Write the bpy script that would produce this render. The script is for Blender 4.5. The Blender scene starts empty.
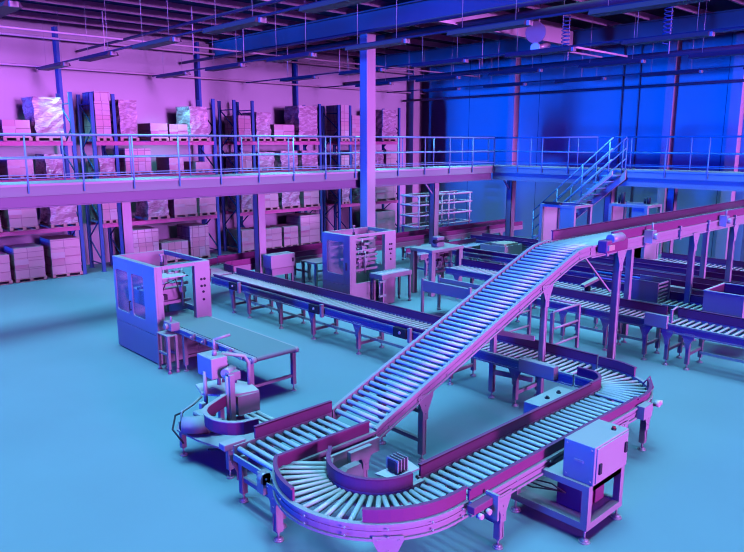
import bpy, math, random
from mathutils import Vector, Matrix
random.seed(7)
R = math.radians
PI = math.pi
scene = bpy.context.scene
COL = scene.collection

# ------------------------------------------------------------------ materials
def mat(name, col, rough=.55, metal=0., spec=.25, noise=0., nscale=6., alpha=1., emit=None):
    m = bpy.data.materials.new(name); m.use_nodes = True
    nt = m.node_tree; b = nt.nodes['Principled BSDF']
    b.inputs['Base Color'].default_value = (*col, 1)
    b.inputs['Roughness'].default_value = rough
    b.inputs['Metallic'].default_value = metal
    b.inputs['Specular IOR Level'].default_value = spec
    if alpha < 1:
        b.inputs['Alpha'].default_value = alpha
    if noise:
        tc = nt.nodes.new('ShaderNodeTexCoord'); n = nt.nodes.new('ShaderNodeTexNoise')
        n.inputs['Scale'].default_value = nscale; n.inputs['Detail'].default_value = 4
        nt.links.new(tc.outputs['Object'], n.inputs['Vector'])
        r = nt.nodes.new('ShaderNodeValToRGB')
        r.color_ramp.elements[0].position = .3; r.color_ramp.elements[1].position = .7
        r.color_ramp.elements[0].color = (*[c*(1-noise) for c in col], 1)
        r.color_ramp.elements[1].color = (*[min(1, c*(1+noise)) for c in col], 1)
        nt.links.new(n.outputs['Fac'], r.inputs['Fac'])
        nt.links.new(r.outputs['Color'], b.inputs['Base Color'])
    return m

M = {}
M['floor'] = mat('polished_floor_paint', (.35, .54, .61), .6, noise=.05, nscale=.35)
M['wall'] = mat('wall_panel', (.78, .84, .86), .8, spec=.1, noise=.03, nscale=.4)
M['wallb'] = mat('lightened_wall_panel', (.97, .97, .97), .8, spec=.1, noise=.03, nscale=.4)  # wall panel colour lightened to stand in for missing blue light
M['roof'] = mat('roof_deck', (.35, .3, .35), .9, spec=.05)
M['joist'] = mat('joist_steel', (.95, .9, .95), .6)
M['grey'] = mat('light_grey_paint', (.70, .70, .70), .5)
M['frame'] = mat('conveyor_frame_paint', (.66, .63, .66), .45)
M['fascia'] = mat('fascia_grey', (.42, .62, .56), .6)
M['beam'] = mat('beam_grey', (.38, .36, .48), .6)
M['rail'] = mat('pale_blue_rail_paint', (.30, .85, .95), .4)
M['guard'] = mat('guard_rail_paint', (.40, .12, .30), .5)
M['roller'] = mat('zinc_roller', (.95, .95, .95), .4, metal=.0, spec=.6)
M['steel'] = mat('brushed_steel', (.72, .72, .74), .35, metal=.3, spec=.5)
M['dark'] = mat('dark_plastic', (.07, .06, .09), .5)
M['belt'] = mat('green_grey_belt', (.33, .45, .46), .6)
M['concrete'] = mat('deck_plate', (.72, .76, .78), .7)
M['upright'] = mat('rack_upright_blue', (.08, .26, .68), .5)
M['rackbeam'] = mat('rack_beam_orange', (.9, .33, .62), .5)
M['wood'] = mat('pallet_wood', (.85, .62, .55), .8, noise=.15, nscale=9)
M['lamp'] = mat('light_housing', (.13, .10, .16), .5)
M['girder'] = mat('girder_paint', (.42, .42, .42), .6)
M['white'] = mat('white_enamel', (.95, .92, .92), .5)
M['red'] = mat('red_plastic', (.7, .06, .1), .4)
M['yellow'] = mat('amber_label', (.9, .75, .6), .5)
M['glass'] = mat('clear_polycarbonate', (.75, .8, .9), .1, alpha=.22)
M['motor'] = mat('motor_casting', (.62, .55, .62), .4, metal=.2)
M['card'] = mat('cardboard', (1, .82, .82), .8, noise=.06, nscale=5)

def grid_mat(name, a, b, sx, sz, mortar=(.55, .35, .4), gap=.02):
    """cartons: brick pattern on vertical faces, in object space"""
    m = bpy.data.materials.new(name); m.use_nodes = True
    nt = m.node_tree; bs = nt.nodes['Principled BSDF']
    bs.inputs['Roughness'].default_value = .75; bs.inputs['Specular IOR Level'].default_value = .15
    tc = nt.nodes.new('ShaderNodeTexCoord'); sp = nt.nodes.new('ShaderNodeSeparateXYZ')
    ad = nt.nodes.new('ShaderNodeMath'); ad.operation = 'ADD'
    cb = nt.nodes.new('ShaderNodeCombineXYZ'); br = nt.nodes.new('ShaderNodeTexBrick')
    nt.links.new(tc.outputs['Object'], sp.inputs[0])
    nt.links.new(sp.outputs['X'], ad.inputs[0]); nt.links.new(sp.outputs['Y'], ad.inputs[1])
    nt.links.new(ad.outputs[0], cb.inputs['X']); nt.links.new(sp.outputs['Z'], cb.inputs['Y'])
    nt.links.new(cb.outputs[0], br.inputs['Vector'])
    br.offset = 0
    br.inputs['Scale'].default_value = 1
    br.inputs['Brick Width'].default_value = sx; br.inputs['Row Height'].default_value = sz
    br.inputs['Mortar Size'].default_value = gap*.5
    br.inputs['Color1'].default_value = (*a, 1); br.inputs['Color2'].default_value = (*b, 1)
    br.inputs['Mortar'].default_value = (*mortar, 1)
    nt.links.new(br.outputs['Color'], bs.inputs['Base Color'])
    return m
M['cartons'] = grid_mat('stacked_cartons', (1, .86, .86), (.9, .68, .72), .55, .27, (.72, .5, .6))
M['blocks'] = grid_mat('pale_carton_blocks', (1, 1, 1), (.95, .7, .72), .26, .36, (.6, .42, .5))

def wrap_mat():
    m = bpy.data.materials.new('stretch_wrap'); m.use_nodes = True
    nt = m.node_tree; b = nt.nodes['Principled BSDF']
    b.inputs['Roughness'].default_value = .3; b.inputs['Specular IOR Level'].default_value = .5
    tc = nt.nodes.new('ShaderNodeTexCoord'); mp = nt.nodes.new('ShaderNodeMapping')
    mp.inputs['Scale'].default_value = (1.5, 1.5, 5)
    n = nt.nodes.new('ShaderNodeTexNoise'); n.inputs['Scale'].default_value = 2.2; n.inputs['Detail'].default_value = 5
    n.inputs['Distortion'].default_value = 1.2
    nt.links.new(tc.outputs['Object'], mp.inputs[0]); nt.links.new(mp.outputs[0], n.inputs['Vector'])
    r = nt.nodes.new('ShaderNodeValToRGB'); e = r.color_ramp.elements
    e[0].position = .42; e[0].color = (.62, .5, .56, 1); e[1].position = .62; e[1].color = (1, .98, 1, 1)
    nt.links.new(n.outputs['Fac'], r.inputs['Fac']); nt.links.new(r.outputs['Color'], b.inputs['Base Color'])
    bu = nt.nodes.new('ShaderNodeBump'); bu.inputs['Strength'].default_value = .6; bu.inputs['Distance'].default_value = .04
    nt.links.new(n.outputs['Fac'], bu.inputs['Height']); nt.links.new(bu.outputs[0], b.inputs['Normal'])
    return m
M['wrap'] = wrap_mat()

# ------------------------------------------------------------------ builders
ROOT = {}
def tag(o, label=None, cat=None, group=None, kind=None):
    if label: o['label'] = label
    if cat: o['category'] = cat
    if group: o['group'] = group
    if kind: o['kind'] = kind
    return o

def thing(name, label, cat, loc=(0, 0, 0), rz=0., group=None):
    o = bpy.data.objects.new(name, None); COL.objects.link(o)
    o.empty_display_size = .2
    o.location = loc; o.rotation_euler = (0, 0, rz)
    ROOT[o.name] = Matrix.Translation(Vector(loc)) @ Matrix.Rotation(rz, 4, 'Z')
    return tag(o, label, cat, group)

class MB:
    def __init__(s): s.v = []; s.f = []; s.sm = []
    def add(s, vs, fs, smooth=False):
        n = len(s.v); s.v += [tuple(p) for p in vs]
        for f in fs:
            s.f.append([n+i for i in f]); s.sm.append(smooth)
        return s
    def box(s, x0, x1, y0, y1, z0, z1):
        if x0 > x1: x0, x1 = x1, x0
        if y0 > y1: y0, y1 = y1, y0
        if z0 > z1: z0, z1 = z1, z0
        v = [(x0,y0,z0),(x1,y0,z0),(x1,y1,z0),(x0,y1,z0),(x0,y0,z1),(x1,y0,z1),(x1,y1,z1),(x0,y1,z1)]
        return s.add(v, [(0,3,2,1),(4,5,6,7),(0,1,5,4),(1,2,6,5),(2,3,7,6),(3,0,4,7)])
    def bar(s, p, q, w, h=None, up=(0, 0, 1)):
        """rectangular bar from p to q, w sideways, h along up"""
        h = h or w; p = Vector(p); q = Vector(q); d = (q-p).normalized(); u = Vector(up)
        if abs(d.dot(u)) > .98: u = Vector((0, 1, 0))
        a = d.cross(u).normalized(); b = a.cross(d).normalized()
        v = []
        for c in (p, q):
            for i, j in ((-1,-1),(1,-1),(1,1),(-1,1)):
                v.append(c + a*(i*w/2) + b*(j*h/2))
        return s.add(v, [(0,3,2,1),(4,5,6,7),(0,1,5,4),(1,2,6,5),(2,3,7,6),(3,0,4,7)])
    def cyl(s, p, q, r, n=10, r2=None, cap=True):
        r2 = r if r2 is None else r2
        p = Vector(p); q = Vector(q); d = (q-p).normalized(); u = Vector((0, 0, 1)) if abs(d.z) < .95 else Vector((1, 0, 0))
        a = d.cross(u).normalized(); b = d.cross(a).normalized()
        v = []
        for c, rr in ((p, r), (q, r2)):
            for i in range(n):
                t = 2*PI*i/n; v.append(c + a*(math.cos(t)*rr) + b*(math.sin(t)*rr))
        s.add(v, [(i, (i+1) % n, n+(i+1) % n, n+i) for i in range(n)], True)
        if cap:
            k = len(s.v)-2*n
            s.f.append([k+i for i in reversed(range(n))]); s.sm.append(False)
            s.f.append([k+n+i for i in range(n)]); s.sm.append(False)
        return s
    def tube(s, pts, r, n=8):
        """round tube through points with shared rings"""
        pts = [Vector(p) for p in pts]; rings = []
        for i, p in enumerate(pts):
            d = (pts[min(i+1, len(pts)-1)]-pts[max(i-1, 0)]).normalized()
            u = Vector((0, 0, 1)) if abs(d.z) < .95 else Vector((1, 0, 0))
            a = d.cross(u).normalized(); b = d.cross(a).normalized()
            rings.append([p + a*(math.cos(2*PI*k/n)*r) + b*(math.sin(2*PI*k/n)*r) for k in range(n)])
        v = [q for g in rings for q in g]
        f = []
        for i in range(len(pts)-1):
            for k in range(n):
                f.append((i*n+k, i*n+(k+1) % n, (i+1)*n+(k+1) % n, (i+1)*n+k))
        s.add(v, f, True)
        k = len(s.v)-len(v)
        s.f.append([k+i for i in range(n)]); s.sm.append(False)
        s.f.append([len(s.v)-n+i for i in range(n)]); s.sm.append(False)
        return s
    def prism(s, poly, axis, a, b):
        """polygon extruded; axis 'x' poly=(y,z), 'y' poly=(x,z), 'z' poly=(x,y)"""
        def P(u, w, t):
            return {'x': (t, u, w), 'y': (u, t, w), 'z': (u, w, t)}[axis]
        n = len(poly)
        v = [P(u, w, a) for u, w in poly] + [P(u, w, b) for u, w in poly]
        return s.add(v, [tuple(range(n)), tuple(reversed(range(n, 2*n)))] + [(i, (i+1) % n, n+(i+1) % n, n+i) for i in range(n)])
    def mesh(s, name):
        me = bpy.data.meshes.new(name)
        me.from_pydata(s.v, [], s.f); me.polygons.foreach_set('use_smooth', s.sm)
        import bmesh
        bm = bmesh.new(); bm.from_mesh(me); bmesh.ops.recalc_face_normals(bm, faces=bm.faces); bm.to_mesh(me); bm.free()
        return me
    def build(s, name, m, parent=None, bevel=0., world=True, label=None, tf=None):
        """world: vertices are world coordinates (root moved back by its matrix)"""
        root = parent
        while root is not None and root.parent is not None: root = root.parent
        if world and root is not None:
            inv = ROOT[root.name].inverted()
            if parent.type != 'EMPTY' and parent.name in LOCM: inv = LOCM[parent.name].inverted() @ inv
            s.v = [tuple(inv @ Vector(p)) for p in s.v]
        me = s.mesh(name); me.materials.append(m)
        o = bpy.data.objects.new(name, me); COL.objects.link(o)
        if parent is not None: o.parent = parent
        if bevel:
            bv = o.modifiers.new('bevel', 'BEVEL'); bv.width = bevel; bv.segments = 2; bv.limit_method = 'ANGLE'
        if label: o['label'] = label
        return o
LOCM = {}

def structure(name, mb, m, parent=None):
    o = mb.build(name, m, parent)
    if parent is None: o['kind'] = 'structure'
    return o

def copy_tree(o, parent=None):
    c = o.copy(); COL.objects.link(c); c.parent = parent
    for ch in list(o.children): copy_tree(ch, c)
    return c

# ------------------------------------------------------------------ conveyors
def resample(path, step=.08):
    pts = [Vector(p) for p in path]; out = [pts[0]]; S = [0.]
    for a, b in zip(pts, pts[1:]):
        L = (b-a).length; n = max(1, int(round(L/step))) if len(pts) < 8 else 1
        if len(pts) < 8: n = 1
        for k in range(1, n+1):
            out.append(a.lerp(b, k/n)); S.append(S[-1]+L/n)
    return out, S

class Path:
    def __init__(s, pts):
        s.p = [Vector(p) for p in pts]; s.S = [0.]
        for a, b in zip(s.p, s.p[1:]): s.S.append(s.S[-1]+(b-a).length)
        s.L = s.S[-1]
    def at(s, t):
        t = max(0, min(s.L, t))
        for i in range(len(s.S)-1):
            if t <= s.S[i+1]+1e-9:
                k = (t-s.S[i])/(s.S[i+1]-s.S[i]); return s.p[i].lerp(s.p[i+1], k), (s.p[i+1]-s.p[i]).normalized()
        return s.p[-1], (s.p[-1]-s.p[-2]).normalized()
    def node_dir(s, i):
        a = s.p[max(i-1, 0)]; b = s.p[min(i+1, len(s.p)-1)]
        d = (b-a); d.z = 0; return d.normalized()
    def ring(s, s0, s1):
        """points with horizontal left normals between s0 and s1, mitred at the nodes"""
        out = []
        p, d = s.at(s0); 
        def nrm(d): d = Vector((d.x, d.y, 0)).normalized(); return Vector((-d.y, d.x, 0))
        out.append((p, nrm(s.at(s0+1e-4)[1]) if 0 < s0 else nrm(d)))
        for i in range(1, len(s.p)-1):
            if s0+1e-4 < s.S[i] < s1-1e-4: out.append((s.p[i], nrm(s.node_dir(i))))
        p, d = s.at(s1-1e-5); out.append((p, nrm(d)))
        return out
def sweep(mb, path, o0, o1, z0, z1, s0=0, s1=None):
    s1 = path.L if s1 is None else s1
    rg = path.ring(s0, s1); v = []; f = []
    for p, n in rg:
        for o, z in ((o0, z0), (o1, z0), (o1, z1), (o0, z1)):
            v.append(p + n*o + Vector((0, 0, z)))
    for i in range(len(rg)-1):
        for k in range(4):
            f.append((i*4+k, i*4+(k+1) % 4, (i+1)*4+(k+1) % 4, (i+1)*4+k))
    f.append((0, 1, 2, 3)); m = len(v)-4; f.append((m+3, m+2, m+1, m))
    mb.add(v, f); return mb

def arc(cx, cy, r, a0, a1, z, n=14):
    return [(cx+r*math.cos(R(a0+(a1-a0)*i/n)), cy+r*math.sin(R(a0+(a1-a0)*i/n)), z) for i in range(n+1)]

_rollers = {}
def roller_mesh(L, r, seg):
    k = (round(L, 3), r, seg)
    if k not in _rollers:
        mb = MB(); mb.cyl((0, -L/2+.012, 0), (0, L/2-.012, 0), r, seg); mb.cyl((0, -L/2, 0), (0, L/2, 0), r*.35, 6)
        me = mb.mesh('roller'); me.materials.append(M['roller']); _rollers[k] = me
    return _rollers[k]
_legs = {}
def leg_mesh(h, w, out, gus):
    """local: x along conveyor, y outwards = out; origin on the floor"""
    k = (round(h, 3), w, out, gus)
    if k not in _legs:
        mb = MB(); t = w/2
        # slotted C-profile post
        mb.box(-t, t, -t, t, .11, h)
        mb.box(-t*.9, -t*.55, out*t, out*(t+.008), .13, h-.02); mb.box(t*.55, t*.9, out*t, out*(t+.008), .13, h-.02)
        if gus:
            y0, y1 = out*(t+.008), out*(t+.02)
            mb.prism([(-.13*gus, h+.02), (.13*gus, h+.02), (.13*gus, h-.03), (t+.012, h-.2*gus), (t+.012, h-.3*gus), (-t-.012, h-.3*gus), (-t-.012, h-.2*gus), (-.13*gus, h-.03)], 'y', y0, y1)
            for bx, bz in ((-.09, -.02), (.09, -.02), (0, -.22), (0, -.12)):
                mb.cyl((bx*gus, y1, h+bz*gus), (bx*gus, y1+out*.008, h+bz*gus), .012, 6)
        me = mb.mesh('leg'); me.materials.append(M['frame'])
        fb = MB(); fb.cyl((0, 0, .02), (0, 0, .13), .014, 8); fb.cyl((0, 0, 0), (0, 0, .018), .058, 14); fb.cyl((0, 0, .018), (0, 0, .04), .05, 14, .02)
        fm = fb.mesh('levelling_foot'); fm.materials.append(M['steel'])
        _legs[k] = (me, fm)
    return _legs[k]
def add_leg(root, x, y, ang, h, w, out, gus):
    """x,y in world; ang heading"""
    me, fm = leg_mesh(h, w, out, gus)
    o = bpy.data.objects.new('leg', me); COL.objects.link(o); o.parent = root
    mw = Matrix.Translation((x, y, 0)) @ Matrix.Rotation(ang, 4, 'Z')
    ml = ROOT[root.name].inverted() @ mw
    o.location = ml.to_translation(); o.rotation_euler = ml.to_euler()
    f = bpy.data.objects.new('levelling_foot', fm); COL.objects.link(f); f.parent = o
    return o

def loose(mb):
    """split a builder into its separate pieces"""
    par = list(range(len(mb.v)))
    def fd(i):
        while par[i] != i: par[i] = par[par[i]]; i = par[i]
        return i
    for f in mb.f:
        for k in f[1:]: par[fd(f[0])] = fd(k)
    out = {}
    for f, sm in zip(mb.f, mb.sm):
        r = fd(f[0]); g = out.setdefault(r, (MB(), {}))
        ids = []
        for k in f:
            if k not in g[1]: g[1][k] = len(g[0].v); g[0].v.append(mb.v[k])
            ids.append(g[1][k])
        g[0].f.append(ids); g[0].sm.append(sm)
    return [g[0] for g in out.values()]
def bolt_parts(mb, root):
    for m in loose(mb): m.build('bolt', M['steel'], root)

def conveyor(name, label, pts, W, pitch=.12, rr=.03, legs=(), guards=(), group=None, cat='conveyor', fh=.15, lw=.07,
             seg=10, gus=1., crossbars=(.3,), cap=100, s_first=.06, s_last=None, legin=0., trim=None, lips=True, beam=None, framemat=None, top=.015, both=True):
    P = Path(pts)
    mid = P.at(P.L/2)[0]
    root = thing(name, label, cat, (round(mid.x, 3), round(mid.y, 3), 0), 0, group)
    fm = framemat or M['frame']
    # side frames
    for sg in (1, -1):
        if not both and sg == both: continue
        mb = MB(); a = sg*W/2; b = sg*(W/2+.03); c = sg*(W/2+.055)
        sweep(mb, P, a, b, -fh, top)
        if lips:
            sweep(mb, P, b, c, top-.03, top); sweep(mb, P, b, c, -fh, -fh+.025)
            sweep(mb, P, b, sg*(W/2+.038), -fh*.55, -fh*.4)
        mb.build('side_frame', fm, root)
    # rollers
    mesh = roller_mesh(W-.01, rr, seg)
    s_last = P.L-.05 if s_last is None else s_last
    n = int((s_last-s_first)/pitch)+1
    for i in range(min(n, cap)):
        p, d = P.at(s_first+i*pitch); an = math.atan2(d.y, d.x)
        q = p - Vector((0, 0, rr)) - root.location
        if trim and not trim(p, d): continue
        o = bpy.data.objects.new('roller', mesh); COL.objects.link(o); o.parent = root
        o.location = q; o.rotation_euler = (0, 0, an)
    if n > cap:
        mb = MB()
        for i in range(cap, n):
            p, d = P.at(s_first+i*pitch); nn = Vector((-d.y, d.x, 0)).normalized()*(W/2-.017)
            c = p-Vector((0, 0, rr)); mb.cyl(c-nn, c+nn, rr, 6)
        o = mb.build('far_rollers', M['roller'], root); o['kind'] = 'stuff'
    # guards: (side, s0, s1, height, lift)
    for g in guards:
        sg, s0, s1, h = g[:4]; gm = g[4] if len(g) > 4 else M['guard']; off = g[5] if len(g) > 5 else 0
        s1 = P.L if s1 is None else s1
        mb = MB(); e = sg*(W/2-.005+off); e2 = sg*(W/2+.02+off)
        sweep(mb, P, e, e2, top+.002, top+h, s0, s1); sweep(mb, P, e, sg*(W/2+.04+off), top+h-.012, top+h+.006, s0, s1)
        mb.build('guard_rail', gm, root)
    # legs
    for L in legs:
        s, sides = (L, (1, -1)) if not isinstance(L, tuple) else L
        p, d = P.at(s); an = math.atan2(d.y, d.x); nn = Vector((-math.sin(an), math.cos(an), 0))
        ends = {}
        for sg in sides:
            q = p + nn*(sg*(W/2-.01-legin)); h = p.z-fh+.03
            add_leg(root, q.x, q.y, an, h, lw, sg, gus)
            ends[sg] = q
        if len(ends) == 2:
            for k, hz in enumerate(crossbars):
                mb = MB(); z = hz if hz > 0 else p.z-fh+hz
                A = ends[1].copy(); B = ends[-1].copy(); A.z = B.z = z
                dd = (B-A).normalized()*lw*.5
                mb.bar(A+dd, B-dd, .03, .06); mb.bar(A+dd+Vector((0, 0, .03)), B-dd+Vector((0, 0, .03)), .05, .008)
                mb.build('cross_brace', fm, root)
    if beam:
        s0, s1, z = beam
        a = P.at(s0)[0].copy(); b = P.at(s1)[0].copy(); a.z = b.z = z
        MB().bar(a, b, .035, .05).build('tie_bar', M['steel'], root)
    return root, P

def side_unit(root, x0, x1, y0, y1, z0, z1, name='drive_unit', m=None, bev=.006):
    return MB().box(x0, x1, y0, y1, z0, z1).build(name, m or M['frame'], root, bevel=bev)

# ------------------------------------------------------------------ setting
XW, YW, ZR = 26.5, 24.3, 8.25
structure('floor', MB().box(-6, XW+.2, -6, YW+.2, -.2, 0), M['floor'])
structure('wall_left', MB().box(-6, XW+.2, YW, YW+.2, 0, ZR), M['wall'])
structure('wall_right', MB().box(XW, XW+.2, -6, YW, 0, ZR), M['wallb'])
RO = [(1.5, YW+.2), (1.5, 19.0), (7.2, 17.6), (13.1, 13.4), (17.1, 8.0), (18.6, 2.5), (XW+.2, 2.5), (XW+.2, YW+.2)]
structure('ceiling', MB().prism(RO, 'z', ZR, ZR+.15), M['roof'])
def roof_x0(y):
    return 1.5 if y > 19 else max(1.5, math.sqrt(max(0, 18.9**2-y*y))-.4)
# panel joints on the walls
for i in range(7):
    y = 21.2-i*3.9
    structure('trim_%d' % (i+1), MB().box(XW-.004, XW-.001, y-.012, y+.012, 0, ZR), M['roof'])
g = 'roof purlins under the dark deck'
for i in range(17):
    y = 23.4-i*1.45
    if y < 3: continue
    xa = roof_x0(y); mb = MB(); mb.box(xa, XW, y-.035, y+.035, 8.05, 8.11); mb.box(xa, XW, y-.008, y+.008, 8.11, ZR)
    o = mb.build('roof_purlin', M['joist'])
    tag(o, 'long thin pale roof purlin running under the dark roof deck', 'roof beam', g)
# deep girders running toward the camera (along Y)
for k, (x, lab) in enumerate(((14.3, 'deep dark roof girder running from the back wall over the thick column'),
                 (21.9, 'deep blue roof girder above the right side rows of lights'))):
    y0 = 8.6 if k == 0 else 1.6; mb = MB(); mb.box(x-.02, x+.02, y0, YW, 7.5, 8.04); mb.box(x-.15, x+.15, y0, YW, 7.47, 7.5); mb.box(x-.15, x+.15, y0, YW, 8.01, 8.045)
    tag(mb.build('roof_girder', M['girder']), lab, 'roof beam')
mb = MB(); mb.box(14.4, 21.8, 13.0, 13.04, 7.55, 8.02); mb.box(14.4, 21.8, 12.9, 13.15, 7.52, 7.55)
tag(mb.build('cross_girder', M['joist']), 'pale cross girder spanning between the two deep roof girders', 'roof beam')

# columns
def hcol(name, label, x, y, w, z1, m=None, d=None, z0=0):
    d = d or w
    mb = MB(); mb.box(x-w/2, x+w/2, y-d/2, y-d/2+.02, z0+.02, z1); mb.box(x-w/2, x+w/2, y+d/2-.02, y+d/2, z0+.02, z1)
    mb.box(x-.012, x+.012, y-d/2+.02, y+d/2-.02, z0+.02, z1); mb.box(x-w*.7, x+w*.7, y-d*.7, y+d*.7, z0, z0+.02)
    return tag(mb.build(name, m or M['grey']), label, 'column')
for x, lab in ((8.5, 'steel wall column behind the first pallet rack bay from the left'),
               (13.65, 'steel wall column rising behind the second pallet rack bay'),
               (18.3, 'steel wall column behind the third pallet rack bay')):
    o = MB().box(x-.05, x+.05, YW-.3, YW-.01, 0, 8.0).build('wall_column', M['upright']); tag(o, lab, 'column')
for y, w, lab in ((18.5, .32, 'pale steel column on the blue wall nearest the room corner'),
               (11.4, .3, 'pale steel column on the blue wall behind the stairs landing'),
               (9.05, .36, 'pale steel column on the blue wall at the right edge')):
    o = MB().box(XW-.4, XW-.01, y-w/2, y+w/2, 0, 8.0).build('wall_column', M['white']); tag(o, lab, 'column')
o = MB().box(25.35, 25.8, YW-.5, YW-.01, 0, 8.0).build('corner_column', M['grey']); tag(o, 'pale square column in the far corner of the room', 'column')
for y, lab in ((13.45, 'thin vertical pipe on the blue wall, left of its pair'), (12.75, 'thin vertical pipe on the blue wall, right of its pair')):
    tag(MB().cyl((XW-.08, y, 0), (XW-.08, y, 8.0), .03, 8).build('wall_pipe', M['grey']), lab, 'pipe')
# thick building column
t = thing('building_column', 'thick square building column rising through the mezzanine to the roof', 'column', (14.45, 15.62, 0))
MB().box(14.42, 14.78, 15.46, 15.80, 0, 7.47).build('shaft', M['grey'], t, bevel=.02)
MB().box(14.3, 14.9, 15.34, 15.9, 0, .03).build('base_plate', M['grey'], t)

# ------------------------------------------------------------------ mezzanine
DZ = 3.40
mz = thing('mezzanine_walkway', 'raised steel mezzanine walkway turning the corner of the hall', 'walkway', (14.5, 16.6, 0))
YA, YB, XA, XB = 15.9, 17.15, 21.45, 22.75
mb = MB(); mb.box(-6, XB, YA, YB, DZ-.05, DZ); mb.box(XA, XB, -5, YA, DZ-.05, DZ); mb.build('deck', M['concrete'], mz)
mb = MB(); mb.box(-6, XA, YA+.02, YA+.05, DZ-.24, DZ-.05); mb.box(-6, XA, YA, YA+.12, DZ-.26, DZ-.24); mb.build('upper_fascia', M['fascia'], mz)
mb = MB(); mb.box(-6, XA, YA+.1, YA+.12, DZ-.5, DZ-.26); mb.box(-6, XA, YA+.02, YA+.2, DZ-.52, DZ-.5); mb.box(-6, XB, YB-.12, YB-.1, DZ-.5, DZ-.05); mb.build('edge_beam', M['beam'], mz)
mb = MB(); mb.box(XA+.02, XA+.05, -5, YA+.05, DZ-.24, DZ-.05); mb.box(XA+.1, XA+.12, -5, YA+.1, DZ-.5, DZ-.24); mb.box(XA+.02, XA+.2, -5, YA+.1, DZ-.52, DZ-.5)
mb.box(XB-.12, XB-.1, -5, YA, DZ-.5, DZ-.05); mb.build('return_beam', M['frame'], mz)
mb = MB()
for i in range(18):
    x = -5+i*1.5; mb.box(x-.03, x+.03, YA+.12, YB-.12, DZ-.2, DZ-.05)
for i in range(12):
    y = -4+i*1.6; mb.box(XA+.12, XB-.12, y-.03, y+.03, DZ-.2, DZ-.05)
mb.build('joists', M['frame'], mz)
for k, (x, y) in enumerate([(6.95, YA+.22), (10.85, YA+.22), (18.3, YA+.22), (22.0, 15.45), (22.0, 9.25), (1.6, YA+.22), (21.65, 11.2)]):
    w = .24
    mb = MB(); mb.box(x-w/2, x+w/2, y-w/2, y-w/2+.02, .02, DZ-.52); mb.box(x-w/2, x+w/2, y+w/2-.02, y+w/2, .02, DZ-.52); mb.box(x-w/2+.0, x-w/2+.02, y-w/2, y+w/2, .02, DZ-.52)
    mb.box(x-w*.8, x+w*.8, y-w*.8, y+w*.8, 0, .02)
    mb.build('support_column', M['frame'], mz)
    if k in (2, 3):
        MB().bar((x-.12, y, DZ-.9), (x-.5, y, DZ-.52), .05).build('knee_brace', M['frame'], mz)

def railing(name, label, P0, P1, step, parts_mid=(.55,), toe=.14, side=(0, -1), drop=0., start_curve=False, top_end=True, group=None):
    P0 = Vector(P0); P1 = Vector(P1); L = (P1-P0).length; d = (P1-P0).normalized()
    t = thing(name, label, 'railing', tuple(P0))
    r = .021
    MB().tube([P0+Vector((0, 0, 1.06)), P1+Vector((0, 0, 1.06))], r+.004).build('top_rail', M['rail'], t)
    for h in parts_mid: MB().tube([P0+Vector((0, 0, h)), P1+Vector((0, 0, h))], r*.8).build('mid_rail', M['rail'], t)
    mb = MB(); a = P0+Vector((0, 0, toe)); b = P1+Vector((0, 0, toe)); mb.bar(a, b, .012, .02).build('toe_rail', M['rail'], t)
    n = max(1, int(round(L/step)))
    for i in range(n+1):
        p = P0+d*(L*i/n)
        MB().cyl(p-Vector((0, 0, drop)), p+Vector((0, 0, 1.06)), r, 8).build('post', M['rail'], t)
    return t
railing('walkway_railing', 'front railing of the left walkway, left of the thick column', (-2.4, YA-.03, DZ), (14.3, YA-.03, DZ), 1.2, drop=.2)
railing('walkway_railing', 'front railing of the walkway between thick column and inner corner', (14.9, YA-.03, DZ), (XA-.03, YA-.03, DZ), 1.22, drop=.2)
railing('walkway_railing', 'rear railing of the left walkway along the pallet racks', (-2.4, YB, DZ), (XB, YB, DZ), 1.7)
railing('walkway_railing', 'front railing of the right walkway from inner corner to the stairs', (XA-.03, YA-.03, DZ), (XA-.03, 11.65, DZ), .98, drop=.2)
railing('walkway_railing', 'front railing of the right walkway, right of the stairs', (XA-.03, 10.6, DZ), (XA-.03, -1, DZ), 1.25, drop=.2)
railing('walkway_railing', 'rear railing of the right walkway against the blue wall', (XB, YB, DZ), (XB, -1, DZ), 2.0)

# stairs: from the walkway edge down along +Y
st = thing('staircase', 'steel staircase with tube handrails climbing to the mezzanine walkway', 'stairs', (20.9, 13.0, 0))
y_top, y_bot = 10.65, 14.48; sl = DZ/(y_bot-y_top)
def sz(y): return DZ-(y-y_top)*sl
for x in (20.48, 21.38):
    e = .13 if x < 21 else .3; mb = MB(); mb.prism([(y_top-.1, DZ), (y_top-.1, DZ-e), (y_bot-e*.85, 0), (y_bot, 0)], 'x', x-.03, x+.03)
    mb.build('stringer', M['white'], st)
for i in range(15):
    y = y_top+.1+i*(y_bot-y_top-.1)/15; z = sz(y)-.06
    MB().box(20.5, 21.36, y-.05, y+.2, z-.03, z).build('step', M['rail'], st)
for x in (20.48, 21.38):
    for h in (1.04, .7, .36):
        a = Vector((x, y_top-.05, DZ+h)); b = Vector((x, 13.4, sz(13.4)+h-.05))
        MB().tube([a, b], .022).build('handrail', M['rail'], st)
    for y in (10.7, 11.6, 12.5, 13.4):
        MB().cyl((x, y, sz(y)-.1-(1.0 if y > 13 else 0)), (x, y, sz(y)+1.02), .022, 8).build('handrail_post', M['rail'], st)

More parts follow.
